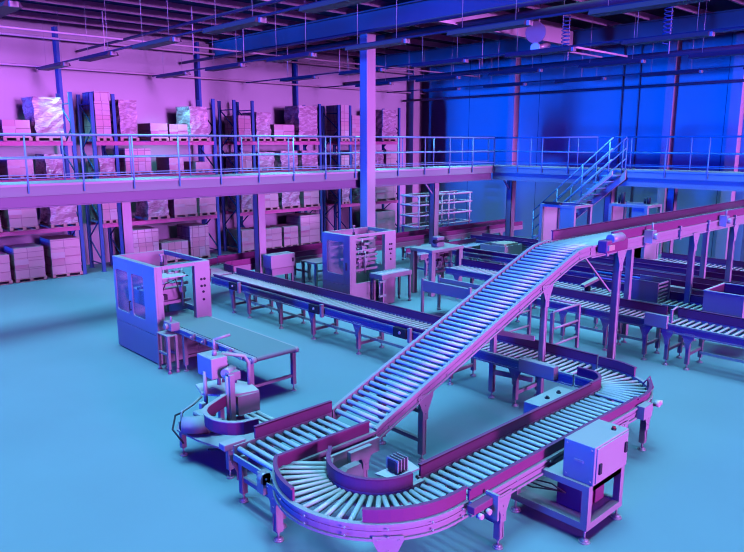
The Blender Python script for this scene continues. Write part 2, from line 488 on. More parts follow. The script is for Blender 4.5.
# ------------------------------------------------------------------ pallet racks
YF, YR = 22.6, 23.65
LV = (1.61, 3.17, 4.32)
def rack_frame(root, x):
    for y in (YF, YR):
        mb = MB(); mb.box(x-.055, x+.055, y-.04, y+.04, .01, 5.85); mb.box(x-.09, x+.09, y-.07, y+.07, 0, .012)
        mb.build('upright', M['upright'], root)
    mb = MB(); z = .3; k = 0
    while z < 5.4:
        y0, y1 = (YF, YR) if k % 2 == 0 else (YR, YF)
        mb.bar((x, y0, z), (x, y1, z+.75), .035); z += .75; k += 1
    mb.bar((x, YF, .25), (x, YR, .25), .035); mb.bar((x, YF, 5.5), (x, YR, 5.5), .035)
    mb.build('frame_bracing', M['upright'], root)
def rack(label, x0, x1, extra=()):
    t = thing('pallet_rack', label, 'rack', ((x0+x1)/2, YF, 0), 0, )
    for x in (x0, x1)+tuple(extra): rack_frame(t, x)
    for z in LV:
        for y in (YF-.02, YR-.03):
            mb = MB(); mb.box(x0+.055, x1-.055, y-.025, y+.025, z-.13, z); mb.box(x0+.055, x1-.055, y-.03, y+.03, z-.03, z); mb.build('beam', M['rackbeam'], t)
    return t
rack('pallet rack bay at the far left edge with shrink-wrapped stacks', 1.2, 8.25, (4.6,))
rack('pallet rack with blue uprights between first gap and second gap', 8.9, 13.35, (9.62,))
rack('pallet rack with blue uprights behind the cabinet conveyor', 14.24, 18.36, (15.05,))
rack('pallet rack with blue uprights behind the thick column', 19.4, 23.1, (20.05,))

# pallets and loads
def pallet(x, y, z, w, d, label, group):
    mb = MB()
    for i in range(5):
        yy = y+d*(i/4)*.9; mb.box(x, x+w, yy, yy+d*.1, z+.1, z+.12)
    for i in range(3):
        xx = x+(w-.1)*i/2; mb.box(xx, xx+.1, y, y+d, z, z+.1)
    mb.box(x, x+w, y, y+.08, z, z+.018)
    o = mb.build('pallet', M['wood']); return tag(o, label, 'pallet', group)
def load(kind, x, y, z, w, d, h, label):
    t = thing({'wrap': 'wrapped_pallet_load', 'cartons': 'carton_stack', 'blocks': 'carton_stack', 'card': 'carton_stack'}[kind], label, 'pallet load', (x+w/2, y+d/2, z))
    mb = MB()
    if kind == 'wrap':
        # crumpled shrink-wrapped block: stacked rings with slight jitter
        n = max(3, int(h/.14)); v = []; K = 20
        for i in range(n+1):
            zz = z+h*i/n
            for k in range(K):
                a = k/K*4; s = int(a); f = a-s
                px, py = [(f, 0), (1, f), (1-f, 1), (0, 1-f)][s]
                j = .028
                v.append((x+w*px*(1)+random.uniform(-j, j), y+d*py+random.uniform(-j, j), zz+(random.uniform(-.02, .02) if 0 < i < n else 0)))
        f = [(i*K+k, i*K+(k+1) % K, (i+1)*K+(k+1) % K, (i+1)*K+k) for i in range(n) for k in range(K)]
        f += [tuple(range(K)), tuple(n*K+k for k in range(K))]
        mb.add(v, f)
        mb.build('wrapped_block', M['wrap'], t)
    else:
        m = {'cartons': M['cartons'], 'blocks': M['blocks'], 'card': M['card']}[kind]
        rows = max(1, int(round(h/.3)))
        for i in range(rows):
            j = random.uniform(-.012, .012); z0 = z+h*i/rows; z1 = z+h*(i+1)/rows-.006
            mb.box(x+j, x+w+j, y+j, y+d+j, z0, z1)
        mb.build('carton_block', m, t)
        if kind != 'blocks' and h > .35:
            s = MB(); s.box(x-.015, x+w*.45, y-.018, y-.014, z+h*.45, z+h*.62); s.build('label_sheet', M['white'], t)
    return t
PX = {'floor': 'standing on the floor', 'low': 'on the lowest rack level', 'mid': 'on the rack level at walkway height', 'top': 'on the top rack level'}
ORD = ['first', 'second', 'third', 'fourth', 'fifth', 'sixth', 'seventh', 'eighth', 'ninth', 'tenth', 'eleventh', 'twelfth', 'thirteenth', 'fourteenth', 'fifteenth', 'sixteenth']
def row(level, z, items, y=YF-.08, setd=1.05):
    for i, it in enumerate(items):
        x0, x1, h, kind = it[:4]; yy = it[4] if len(it) > 4 else y
        w = x1-x0; pl = {'wrap': 'wrapped stack', 'cartons': 'carton stack', 'blocks': 'block-like carton stack', 'card': 'plain cardboard stack'}[kind]
        pallet(x0, yy, z, w, setd, 'wooden pallet under the %s load from the left, %s' % (ORD[i], PX[level]), 'pallets %s' % PX[level])
        adj = 'tall' if h > .95 else ('low' if h < .55 else 'medium-high')
        load(kind, x0+.02, yy+.03, z+.12, w-.04, setd-.06, h, '%s %s %s, %s load from the left' % (adj, pl, PX[level], ORD[i]))
row('floor', 0, [(5.1, 6.03, 0.8, 'cartons'), (6.13, 7.04, 0.96, 'cartons'), (7.22, 8.17, 1.13, 'cartons'), (9.95, 10.92, 1.19, 'blocks'), (10.98, 12.06, 0.64, 'blocks'), (12.11, 12.92, 1.15, 'blocks'), (14.32, 14.98, 0.8, 'card'), (15.33, 16.26, 0.76, 'cartons'), (16.34, 17.1, 0.76, 'cartons'), (17.2, 18.27, 1.16, 'cartons'), (21.6, 22.86, 1.01, 'card')])
row('low', LV[0], [(4.9, 5.9, 0.8, 'cartons'), (6.1, 6.94, 0.85, 'cartons'), (7.3, 8.17, 0.85, 'wrap'), (8.97, 9.5, 0.85, 'blocks'), (10.55, 11.36, 0.8, 'wrap'), (11.55, 12.48, 0.6, 'card'), (12.56, 13.28, 0.55, 'card'), (14.38, 14.95, 0.8, 'wrap'), (15.38, 16.14, 0.8, 'cartons'), (16.3, 17.2, 0.8, 'wrap'), (17.4, 18.25, 0.8, 'cartons'), (19.5, 19.98, 0.8, 'wrap'), (20.6, 21.3, 0.6, 'wrap'), (21.56, 22.9, 0.62, 'cartons')])
row('mid', LV[1], [(5.0, 5.9, 0.5, 'wrap'), (6.21, 6.98, 0.5, 'card'), (7.3, 7.9, 0.63, 'wrap'), (8.97, 9.54, 0.5, 'wrap'), (9.87, 10.82, 0.8, 'blocks'), (11.45, 12.04, 0.47, 'card'), (12.49, 13.1, 0.3, 'card'), (14.36, 14.95, 0.62, 'blocks'), (15.25, 15.99, 0.62, 'wrap'), (16.28, 17.14, 0.66, 'wrap'), (17.34, 18.2, 0.66, 'wrap'), (19.48, 19.98, 0.45, 'blocks'), (20.12, 20.6, 0.65, 'wrap'), (21.56, 22.09, 0.64, 'wrap'), (22.21, 22.9, 0.63, 'cartons')])
row('top', LV[2], [(5.0, 5.7, 0.5, 'cartons'), (6.18, 7.0, 0.52, 'cartons'), (7.09, 7.99, 1.22, 'wrap'), (8.97, 9.5, 1.47, 'blocks'), (9.76, 10.41, 1.24, 'wrap'), (10.83, 11.5, 0.5, 'card'), (11.53, 12.27, 0.48, 'cartons'), (12.33, 13.09, 1.11, 'wrap'), (14.36, 14.95, 0.85, 'blocks'), (15.17, 15.87, 0.99, 'wrap'), (15.99, 17.02, 0.55, 'cartons'), (17.22, 18.21, 1.31, 'wrap'), (19.48, 19.97, 1.42, 'blocks'), (20.12, 20.62, 1.0, 'cartons'), (21.96, 22.87, 1.3, 'wrap')])

# ------------------------------------------------------------------ foreground conveyors
def bolts(mb, pts, r=.011, d=(0, -1, 0)):
    for p in pts:
        p = Vector(p); mb.cyl(p, p+Vector(d)*.012, r, 6)

tr, P = conveyor('transfer_conveyor', 'short level roller conveyor feeding the bottom of the incline', [(3.98, 6.2, .73), (5.5, 6.2, .73)], .80, .135, .032,
    legs=(.1, 1.36), guards=((1, .3, 1.52, .15), (-1, .05, .72, .15), (-1, .72, 1.44, .15)), crossbars=(.3,), gus=1.1, lw=.075, fh=.16)
MB().box(3.96, 3.985, 5.8, 6.6, .57, .65).build('end_plate', M['frame'], tr)
MB().box(3.86, 4.16, 6.62, 6.75, .70, .78).build('corner_bracket', M['grey'], tr, bevel=.01)
mb = MB(); mb.cyl((3.84, 5.82, .70), (3.84, 5.74, .70), .07, 14); mb.box(3.8, 3.9, 5.74, 5.86, .52, .76); bolts(mb, [(3.84, 5.74, .7)]); mb.build('pivot_bearing', M['motor'], tr)

def incl():
    a = [(5.52, 6.2, .75)]
    for t in (0, .25, .5, .75): a.append((5.62+t*4.4, 6.2, .80+t*1.66))
    a += [(10.0, 6.2, 2.44), (10.2, 6.2, 2.5), (10.4, 6.2, 2.53), (10.6, 6.2, 2.54)]
    return a
inc, P = conveyor('inclined_conveyor', 'long inclined roller conveyor rising from the floor-level line to the raised line', incl(), .80, .112, .033,
    legs=(.98, (4.05, (-1,)), (3.78, (1,))), crossbars=(.3, .72), gus=1.15, lw=.08, fh=.17, top=.02)
mb = MB()
for i in range(9):
    s = .25+i*.6; p, d = P.at(s); bolts(mb, [(p.x, 5.765, p.z-.03), (p.x, 5.765, p.z-.12)], .013)
bolt_parts(mb, inc)
MB().bar((9.35, 6.55, 1.35), (10.35, 6.55, 2.3), .03).build('diagonal_brace', M['grey'], inc)
MB().bar((10.6, 5.85, 2.33), (11.55, 5.85, 1.6), .03).build('diagonal_brace', M['grey'], inc)

rz, P = conveyor('raised_conveyor', 'raised level conveyor on tall posts running to the right edge', [(10.62, 6.2, 2.54), (24.6, 6.2, 2.54)], .80, .12, .033,
    legs=((1.08, (-1,)), (4.45, (-1,)), (6.8, (-1,)), (10.2, (1, -1)), (3.2, (1,)), (7.3, (1,)), (13.3, (1, -1))), guards=((1, .12, None, .17), (-1, .75, None, .17)), crossbars=(.8,), gus=1.3, lw=.11, fh=.2)
mb = MB()
for x in (11.15, 12.6, 14.2, 15.7, 17.3, 18.9):
    mb = MB(); mb.box(x-.035, x+.035, 5.72, 5.765, 2.32, 2.6); bolts(mb, [(x, 5.72, 2.38), (x, 5.72, 2.52)], .018); mb.build('joint_plate', M['frame'], rz)
for x in (12.62, 16.35):
    mb = MB(); mb.box(x-.07, x+.09, 5.58, 5.74, 2.42, 2.66); mb.cyl((x, 5.58, 2.55), (x, 5.5, 2.55), .06, 12); mb.cyl((x+.05, 5.64, 2.66), (x+.05, 5.64, 2.8), .02, 8)
    mb.build('sensor_unit', M['steel'], rz)
mb = MB(); mb.box(10.78, 11.55, 5.56, 5.74, 2.42, 2.64); mb.build('drive_cover', M['guard'], rz, bevel=.02)
mb = MB(); mb.cyl((10.95, 5.6, 2.66), (11.35, 5.6, 2.66), .08, 14); mb.cyl((11.35, 5.6, 2.66), (11.42, 5.6, 2.66), .05, 12); mb.build('drive_motor', M['motor'], rz)
MB().box(10.80, 11.0, 5.53, 5.56, 2.47, 2.56).build('status_light', M['yellow'], rz)
MB().cyl((11.62, 5.72, 2.5), (11.62, 5.70, 2.5), .05, 14).build('warning_label', M['yellow'], rz)

MB().bar((9.12, 5.84, .5), (8.98, 6.5, .5), .04, .08).build('cross_brace', M['frame'], inc)
MB().bar((9.12, 5.84, 1.2), (8.98, 6.5, 1.2), .04, .08).build('cross_brace', M['frame'], inc)

# long conveyor bringing goods toward the turn (heading -Y)
c1pts = [(9.37, 15.7, .80), (9.37, 12, .80), (9.37, 5.05, .80)]
c1, P = conveyor('long_roller_conveyor', 'long roller conveyor passing under the incline between the two cabinet machines', c1pts, .68, .107, .028, seg=8,
    legs=(.98, 1.7, 3.03, 4.25, 5.74, 8.2, 9.6), guards=((1, .1, None, .15), (-1, .1, 8.2, .07)), crossbars=(.22,), beam=(.5, 8.1, .28), gus=.95, fh=.17)
for y in (14.6, 11.35, 8.75):
    mb = MB(); mb.box(8.88, 8.96, y-.28, y+.06, .66, .84); mb.build('sensor_box', M['dark'], c1)
    mb = MB(); mb.cyl((8.88, y-.12, .76), (8.86, y-.12, .76), .028, 12); mb.build('sensor_lens', M['white'], c1)
    mb = MB(); mb.box(8.9, 8.97, y-.36, y-.3, .6, .88); mb.build('joint_plate', M['frame'], c1)
MB().box(8.86, 8.99, 5.3, 5.95, .68, .9)  .build('chain_cover', M['frame'], c1, bevel=.01)

# right-hand 90 degree turn, heading -Y then -X
ct = (8.72, 5.05-.2)
turn, P = conveyor('curved_conveyor', 'curved roller conveyor turning the corner at the right end of the lane',
    [(9.37, 5.02, .80), (9.37, 4.75, .80)] + [(p[0], p[1], .80-.035*i/14) for i, p in enumerate(arc(8.82, 4.75, .55, -4, -90, .8, 14))] + [(8.6, 4.2, .765)], .66, .085, .026,
    legs=(), guards=((1, 0, .5, .14), (1, .75, None, .1), (-1, .02, None, .135)), fh=.16, gus=1.)
add_leg(turn, 8.98, 3.90, 0, .62, .075, -1, 1.)
add_leg(turn, 9.66, 4.75, R(-90), .64, .075, 1, 1.)
mb = MB(); mb.box(8.55, 8.8, 3.72, 3.83, .62, .8); mb.build('end_cover', M['frame'], turn)
mb = MB(); mb.cyl((8.98, 3.78, .74), (8.98, 3.7, .74), .045, 12); mb.cyl((9.12, 3.85, .7), (9.16, 3.74, .7), .035, 12); mb.build('adjusting_knob', M['white'], turn)
MB().tube([(9.3, 4.1, .85), (9.4, 4.05, .95), (9.42, 4.0, .8), (9.38, 4.02, .6)], .012, 6).build('cable', M['guard'], turn)

# straight lane heading -X
lane, P = conveyor('lane_conveyor', 'straight foreground roller lane leading left between magenta guard rails', [(8.6, 4.2, .76), (4.98, 4.2, .76)], .66, .125, .031,
    legs=(3.06, .4), guards=((1, 0, 3.62, .13), (-1, 0, 3.6, .13)), crossbars=(.3,), gus=1.05, lw=.075)
mb = MB()
for x in (8.2, 7.3, 6.4, 5.75, 5.2):
    bolts(mb, [(x, 3.815, .73), (x, 3.815, .63)])
bolt_parts(mb, lane)
mb = MB(); mb.box(4.9, 5.2, 3.72, 3.81, .70, .78); mb.build('photo_eye_housing', M['guard'], lane, bevel=.008)
mb = MB(); mb.box(5.20, 5.23, 3.66, 3.815, .54, .82); mb.build('photo_eye_bracket', M['frame'], lane)
for x in (4.98, 5.11):
    MB().cyl((x, 3.74, .67), (x, 3.68, .67), .03, 12).build('photo_eye', M['white'], lane)

# left-hand turn merging into the transfer conveyor
cx, cy, Rr = 4.80, 5.0, .82
def untrim(p, d):
    n = Vector((-d.y, d.x, 0)).normalized()
    return (p+n*.27).y < 5.74 and (p-n*.27).y < 5.74
def heading_pts():
    a = [(4.98, 4.18, .76)] + arc(cx, cy, Rr, -90, -225, .76, 22)
    e = Vector(a[-1]); a.append((e.x+.16, e.y+.16, .76))
    return a
bend, P = conveyor('curved_conveyor', 'large curved roller conveyor sweeping round the lower left of the lane', heading_pts(), .54, .105, .029,
    legs=((.72, (1,)),), guards=((1, .0, .9, .14), (1, 1.5, 2.1, .14), (-1, .2, None, .14)), fh=.16, gus=1.15, lw=.08)
add_leg(bend, 3.90, 5.62, R(90), .64, .08, 1, 1.)
mb = MB()
for i in range(7):
    s = .1+i*.31; p, d = P.at(s); n = Vector((-d.y, d.x, 0)).normalized(); q = p+n*.33
    bolts(mb, [(q.x, q.y, p.z-.03), (q.x, q.y, p.z-.11)], .012, n)
bolt_parts(mb, bend)
MB().box(4.05, 5.3, 4.7, 4.74, .42, .47).build('lower_tie', M['frame'], bend)
# drive bracket inside the bend
mb = MB(); mb.box(4.62, 5.48, 5.66, 5.70, .52, .70); mb.box(4.95, 5.3, 5.60, 5.66, .55, .68); mb.build('bracket_plate', M['frame'], bend)
mb = MB(); mb.prism([(4.75, .62), (4.95, .62), (5.0, .45), (4.85, .3), (4.6, .28), (4.5, .4)], 'y', 5.42, 5.52); mb.cyl((4.66, 5.38, .52), (4.66, 5.52, .52), .09, 16); mb.build('gearbox', M['motor'], bend)
mb = MB(); mb.cyl((4.6, 5.55, .4), (4.85, 5.1, .34), .1, 18); mb.cyl((4.85, 5.1, .34), (4.88, 5.05, .34), .075, 18); mb.build('gear_motor', M['frame'], bend)
mb = MB(); mb.tube([(4.6, 5.55, .62), (4.52, 5.45, .58), (4.5, 5.3, .5), (4.55, 5.2, .4)], .016, 6); mb.build('motor_cable', M['white'], bend)
mb = MB(); mb.prism([(4.6, 4.555), (4.99, 4.535), (5.04, 4.76), (4.56, 4.78)], 'z', .86, .875); mb.box(4.7, 4.9, 4.6, 4.64, .66, .86); mb.build('mount_plate', M['white'], bend)
em = thing('indicator_motor', 'small dark ribbed motor on the white plate inside the bend', 'motor', (4.78, 4.66, .875))
mb = MB(); mb.box(4.69, 4.87, 4.58, 4.74, .875, 1.03); mb.build('housing', M['dark'], em, bevel=.03)
mb = MB()
for i in range(4): mb.box(4.70+i*.046, 4.712+i*.046, 4.574, 4.746, .9, 1.036)
mb.build('cooling_rib', M['steel'], em)

# control cabinet on its stand
cb = thing('control_cabinet', 'control cabinet on a low steel stand in front of the lane', 'cabinet', (6.65, 3.5, .67))
MB().box(6.31, 7.06, 3.23, 3.6, .675, 1.12).build('cabinet_body', M['grey'], cb, bevel=.008)
MB().box(6.34, 7.03, 3.215, 3.23, .70, 1.10).build('door', M['grey'], cb, bevel=.004)
for x, z in ((6.40, .86), (6.97, .93)):
    MB().box(x-.025, x+.025, 3.195, 3.215, z-.06, z+.06).build('door_latch', M['dark'], cb, bevel=.004)
mb = MB(); mb.cyl((6.9, 3.33, 1.12), (6.9, 3.33, 1.138), .028, 14); mb.build('button_collar', M['dark'], cb)
mb = MB(); mb.cyl((6.9, 3.33, 1.138), (6.9, 3.33, 1.158), .02, 14); mb.build('stop_button', M['red'], cb)
mb = MB(); bolts(mb, [(6.31, y, z) for y in (3.27, 3.56) for z in (.72, 1.08)], .012, (-1, 0, 0)); mb.box(6.302, 6.31, 3.36, 3.47, .9, .93); mb.build('side_screws', M['steel'], cb)
sd = thing('steel_stand', 'low steel stand with round feet carrying the control cabinet', 'stand', (6.67, 3.75, 0))
for x in (6.31, 7.03):
    for y in (3.29, 4.19):
        o = MB().box(x-.04, x+.04, y-.04, y+.04, .15, .60).build('leg', M['frame'], sd)
        f = MB(); f.cyl((x, y, .02), (x, y, .16), .013, 8); f.cyl((x, y, 0), (x, y, .02), .065, 16); f.cyl((x, y, .02), (x, y, .045), .055, 16, .02); f.build('levelling_foot', M['steel'], o)
mb = MB()
for z0, z1 in ((.60, .675), (.15, .23)):
    for x in (6.31, 7.03): mb.box(x-.04, x+.04, 3.33, 4.15, z0, z1)
    for y in (3.29, 4.19): mb.box(6.35, 6.99, y-.04, y+.04, z0, z1)
    if z0 > .5: mb.box(6.27, 7.07, 3.25, 3.33, z0, z1); mb.box(6.27, 7.07, 4.15, 4.23, z0, z1)
mb.build('frame', M['frame'], sd)
MB().box(6.35, 6.99, 3.6, 3.8, .655, .67).build('shelf_plate', M['frame'], sd)
MB().box(6.35, 6.99, 3.33, 4.15, .215, .225).build('lower_tray', M['frame'], sd)
for x, w, lab in ((6.45, .26, 'dark transformer box under the control cabinet, nearer the left foot'), (6.76, .2, 'dark transformer box under the control cabinet, nearer the right foot')):
    t = thing('transformer_box', lab, 'electrical box', (x+w/2, 3.58, .226))
    MB().box(x, x+w, 3.42, 3.74, .228, .50).build('housing', M['guard'], t, bevel=.01)
    MB().box(x+.02, x+w-.02, 3.44, 3.72, .50, .515).build('lid', M['dark'], t)
for k, (a, h) in enumerate(((.0, .5), (.12, .42), (.25, .36))):
    pts = [(6.44, 3.62+a*.3, .40), (6.35, 3.75+a, h), (6.25, 3.95+a*.5, .52-a*.4), (6.22, 4.1, .62), (6.28, 4.28, .66)]
    q = []
    for i in range(len(pts)-1):
        for j in range(4): q.append(Vector(pts[i]).lerp(Vector(pts[i+1]), j/4))
    q.append(Vector(pts[-1]))
    tag(MB().tube(q, .009, 6).build('power_cable', M['dark']), ['black cable looping highest behind the cabinet stand', 'black cable looping in the middle behind the cabinet stand', 'black cable looping lowest behind the cabinet stand'][k], 'cable', 'cables behind the cabinet stand')

# control box behind the lane
jb = thing('junction_box', 'long flat-topped control box with two dark knobs behind the lane', 'electrical box', (7.95, 4.85, 0))
MB().box(7.62, 8.5, 4.62, 5.0, .50, .78).build('housing', M['grey'], jb, bevel=.006)
for x in (7.95, 8.25):
    mb = MB(); mb.cyl((x, 4.84, .78), (x, 4.84, .795), .035, 14); mb.cyl((x, 4.84, .795), (x, 4.84, .815), .02, 12); mb.build('knob', M['dark'], jb)
for x in (7.75, 8.38): MB().box(x-.03, x+.03, 4.8, 4.86, 0, .50).build('leg', M['frame'], jb)

# ------------------------------------------------------------------ machine enclosures
def window_panel(x, y0, y1, z0, z1, wins, th=.04):
    """panel in the plane X=x.. with rectangular openings; wins sorted by y: (ya,yb,za,zb)"""
    mb = MB(); ys = [y0]
    for w in wins: ys += [w[0], w[1]]
    ys.append(y1)
    for i in range(0, len(ys), 2): mb.box(x, x+th, ys[i], ys[i+1], z0, z1)
    for w in wins:
        mb.box(x, x+th, w[0], w[1], z0, w[2]); mb.box(x, x+th, w[0], w[1], w[3], z1)
    return mb
def clipped(mb, x, w, th, r=.05):
    for (ya, yb, za, zb) in w:
        for cy_, cz_, sy, szz in ((ya, za, 1, 1), (yb, za, -1, 1), (yb, zb, -1, -1), (ya, zb, 1, -1)):
            mb.prism([(cy_, cz_), (cy_+sy*r, cz_), (cy_+sy*r*.3, cz_+szz*r*.3), (cy_, cz_+szz*r)], 'x', x, x+th)
def enclosure(root, x0, x1, y0, y1, H, wins, base, pl, pr, sill=.9):
    mb = window_panel(x0, y0, y1, base, H, wins); clipped(mb, x0, wins, .04); mb.build('side_panel', M['grey'], root, bevel=.006)
    MB().box(x0, x0+.04, y0, y1, .03, base-.01).build('base_panel', M['grey'], root, bevel=.006)
    for w in wins: MB().box(x0+.015, x0+.022, w[0], w[1], w[2], w[3]).build('window_pane', M['glass'], root)
    # front: pillars, header, base
    MB().box(x0+.04, x0+pl, y0, y0+.12, .03, H).build('front_pillar', M['grey'], root, bevel=.008)
    MB().box(x1-pr, x1, y0, y0+.12, .03, H).build('control_pillar', M['grey'], root, bevel=.008)
    MB().box(x0+pl, x1-pr, y0, y0+.06, H-.07, H).build('front_header', M['grey'], root)
    MB().box(x0+pl, x1-pr, y0+.01, y0+.05, .03, .62).build('front_base', M['grey'], root)
    # back and right frames
    mb = MB(); mb.box(x0+.04, x1, y1-.06, y1, H-.09, H); mb.box(x1-.06, x1, y0+.12, y1-.06, H-.09, H); mb.box(x1-.08, x1, y1-.08, y1, .03, H-.09)
    mb.box(x0+.04, x0+.12, y0+.12, y1-.06, H-.05, H); mb.build('top_frame', M['grey'], root)
    MB().box(x0+.04, x1-.08, y1-.03, y1, .03, H-.09).build('back_panel', M['grey'], root)
    MB().box(x1-.03, x1, y0+.12, y1-.08, .03, .9).build('right_panel', M['grey'], root)
    for i, z in enumerate((H-.36, H-.5, H-.62, H-.78)):
        for j in ((-.035, .035) if i < 2 else (0,)):
            x = x1-pr*.5+j
            mb = MB(); mb.cyl((x, y0-.0, z), (x, y0-.012, z), .026, 12); mb.cyl((x, y0-.012, z), (x, y0-.03, z), .017, 12)
            mb.build('push_button', M['dark'], root)
def beacon(root, x, y, z, h=.22):
    mb = MB(); mb.cyl((x, y, z), (x, y, z+.07), .035, 12); mb.build('air_fitting', M['dark'], root)
    mb = MB(); mb.cyl((x, y, z+.07), (x, y, z+h), .02, 10); mb.box(x-.04, x+.04, y-.02, y+.02, z+h, z+h+.03); mb.build('regulator', M['motor'], root)
def mechanism(root, x0, x1, y0, y1, z0, z1, seed):
    rd = random.Random(seed)
    for i in range(5):
        z = z0+.1+(z1-z0-.2)*i/4; y = y0+(y1-y0)*rd.uniform(.2, .7)
        mb = MB(); mb.box(x0, x1, y, y+.05, z-.03, z+.03); mb.build('cross_rail', M['steel'] if i % 2 else M['frame'], root)
    for i in range(4):
        x = x0+(x1-x0)*rd.uniform(.1, .9); y = y0+(y1-y0)*rd.uniform(.15, .6)
        mb = MB(); mb.cyl((x, y, z0), (x, y, z1-.1), .022, 10); mb.box(x-.05, x+.05, y-.05, y+.05, z0+.2+.1*i, z0+.32+.1*i); mb.build('guide_post', M['steel'], root)
    for i in range(7):
        x = x0+(x1-x0)*rd.uniform(.05, .8); y = y0+(y1-y0)*rd.uniform(.05, .7); z = z0+(z1-z0)*rd.uniform(.1, .75); s = rd.uniform(.05, .11)
        mb = MB(); mb.box(x, x+s*1.6, y, y+s, z, z+s); mb.cyl((x, y+s/2, z+s/2), (x-.15, y+s/2, z+s/2), s*.3, 8); mb.build('actuator', M['motor'] if i % 3 else M['dark'], root)
    mb = MB(); mb.tube([(x0+.1, y0+.1, z0+.3), (x0+.25, y0+.15, z0+.55), (x0+.5, y0+.2, z0+.6), (x0+.6, y0+.2, z0+.2)], .012, 6); mb.build('air_hose', M['dark'], root)

m1 = thing('case_erector', 'tall cabinet machine with two side windows beside the belt conveyor', 'machine', (6.3, 13.0, 0))
enclosure(m1, 5.69, 6.88, 12.05, 13.96, 1.96, [(12.56, 13.1, .83, 1.7), (13.27, 13.86, .83, 1.7)], .6, .16, .34)
mb = MB(); mb.cyl((5.655, 13.18, .92), (5.655, 13.18, 1.12), .014, 8); mb.box(5.65, 5.69, 13.17, 13.19, .92, .94); mb.box(5.65, 5.69, 13.17, 13.19, 1.10, 1.12); mb.build('door_handle', M['dark'], m1)
mechanism(m1, 5.9, 6.8, 12.4, 13.5, .95, 1.85, 3)
MB().box(5.9, 6.6, 12.45, 12.95, 1.62, 1.64).build('feed_plate', M['white'], m1)
MB().box(5.9, 6.75, 12.9, 13.6, 1.0, 1.3).build('magazine_panel', M['frame'], m1)
beacon(m1, 5.9, 12.13, 1.96, .2)

# belt conveyor out of machine 1
bl = thing('belt_conveyor', 'belt conveyor with a dull green belt leaving the tall cabinet machine', 'conveyor', (6.38, 10.8, 0))
mb = MB(); n = 8
prof = [(9.12-.045*math.sin(PI*i/n)-.0, .775+.045*math.cos(PI*i/n)) for i in range(n+1)]
poly = [(12.9, .82)]+prof+[(12.9, .73)]
mb.prism(poly, 'x', 5.98, 6.78); mb.build('belt', M['belt'], bl)
for x0, x1 in ((5.90, 5.975), (6.785, 6.84)):
    mb = MB(); mb.box(x0, x1, 9.13, 12.0, .71, .81); mb.box(x0-.012, x0, 9.13, 12.0, .79, .81); mb.box(x0-.012, x0, 9.13, 12.0, .71, .73); mb.cyl((x0-.015, 9.13, .765), (x1, 9.13, .765), .055, 18); mb.build('side_frame', M['frame'], bl)
mb = MB(); mb.cyl((5.9, 9.4, .755), (5.85, 9.4, .755), .035, 12); mb.build('bearing_cap', M['steel'], bl)
mb = MB(); mb.cyl((5.9, 9.13, .765), (5.86, 9.13, .765), .03, 12); mb.build('bearing_cap', M['steel'], bl)
for y in (9.2, 11.45):
    for x in (5.93, 6.8):
        o = MB().box(x-.035, x+.035, y-.035, y+.035, .12, .72).build('leg', M['frame'], bl)
        f = MB(); f.cyl((x, y, .02), (x, y, .13), .012, 8); f.cyl((x, y, 0), (x, y, .02), .05, 14); f.build('levelling_foot', M['steel'], o)
    MB().bar((5.965, y, .28), (6.765, y, .28), .04, .05).build('cross_brace', M['frame'], bl)
mb = MB(); mb.box(5.72, 5.9, 11.55, 11.85, .79, .95); mb.cyl((5.72, 11.7, .87), (5.66, 11.7, .87), .06, 12); mb.cyl((5.8, 11.7, .95), (5.8, 11.7, 1.05), .02, 8); mb.build('drive_motor', M['motor'], bl, bevel=.01)
for y in (11.0, 10.6, 10.2, 9.75):
    mb = MB(); mb.box(5.84, 5.9, y-.05, y+.05, .73, .84); mb.cyl((5.84, y, .78), (5.8, y, .78), .025, 10); mb.build('guide_clamp', M['motor'], bl)
mb = MB(); mb.cyl((5.87, 10.85, .85), (5.87, 9.6, .85), .014, 8); mb.build('guide_rod', M['steel'], bl)
# small frame table beside the machine foot
tb = thing('support_frame', 'small open steel frame standing beside the cabinet machine base', 'stand', (5.8, 11.75, 0))
for x, y in ((5.62, 11.9), (5.62, 11.5), (5.78, 11.9), (5.78, 11.5)):
    mb = MB(); mb.box(x-.025, x+.025, y-.025, y+.025, .08, .73); mb.cyl((x, y, 0), (x, y, .08), .04, 12, .015); mb.build('leg', M['frame'], tb)
mb = MB(); mb.box(5.6, 5.8, 11.48, 11.92, .715, .735); mb.box(5.6, 5.64, 11.5, 11.9, .34, .38); mb.box(5.76, 5.8, 11.5, 11.9, .34, .38); mb.build('frame', M['frame'], tb)

# pick-and-seal machine left of the transfer conveyor
am = thing('sealing_machine', 'compact machine with a drum motor, box on posts and curved guide', 'machine', (4.7, 7.9, 0))
x_, y_ = 4.30, 8.30
for (x, y) in ((4.22, 8.15), (5.2, 7.4), (4.35, 7.15), (5.1, 8.6)):
    o = MB().box(x-.035, x+.035, y-.035, y+.035, .12, .5).build('leg', M['frame'], am)
    f = MB(); f.cyl((x, y, .02), (x, y, .13), .012, 8); f.cyl((x, y, 0), (x, y, .02), .05, 14); f.build('levelling_foot', M['steel'], o)
mb = MB(); mb.prism([(4.16, 8.2), (4.22, 8.32), (4.9, 8.05), (5.3, 7.95), (5.28, 7.3), (4.75, 7.0), (4.35, 7.1), (4.2, 7.7)], 'z', .36, .385); mb.build('base_plate', M['frame'], am)
mb = MB(); mb.tube([(4.22, 8.15, .5), (4.25, 8.2, .62), (4.45, 8.25, .66), (4.62, 8.3, .72)], .02, 6); mb.build('bent_tube', M['frame'], am)
mb = MB(); mb.prism([(4.62, 8.3), (4.75, 8.7), (5.2, 8.65), (5.38, 8.2), (5.3, 7.85), (4.85, 7.95)], 'z', .74, .765); mb.build('top_plate', M['white'], am)
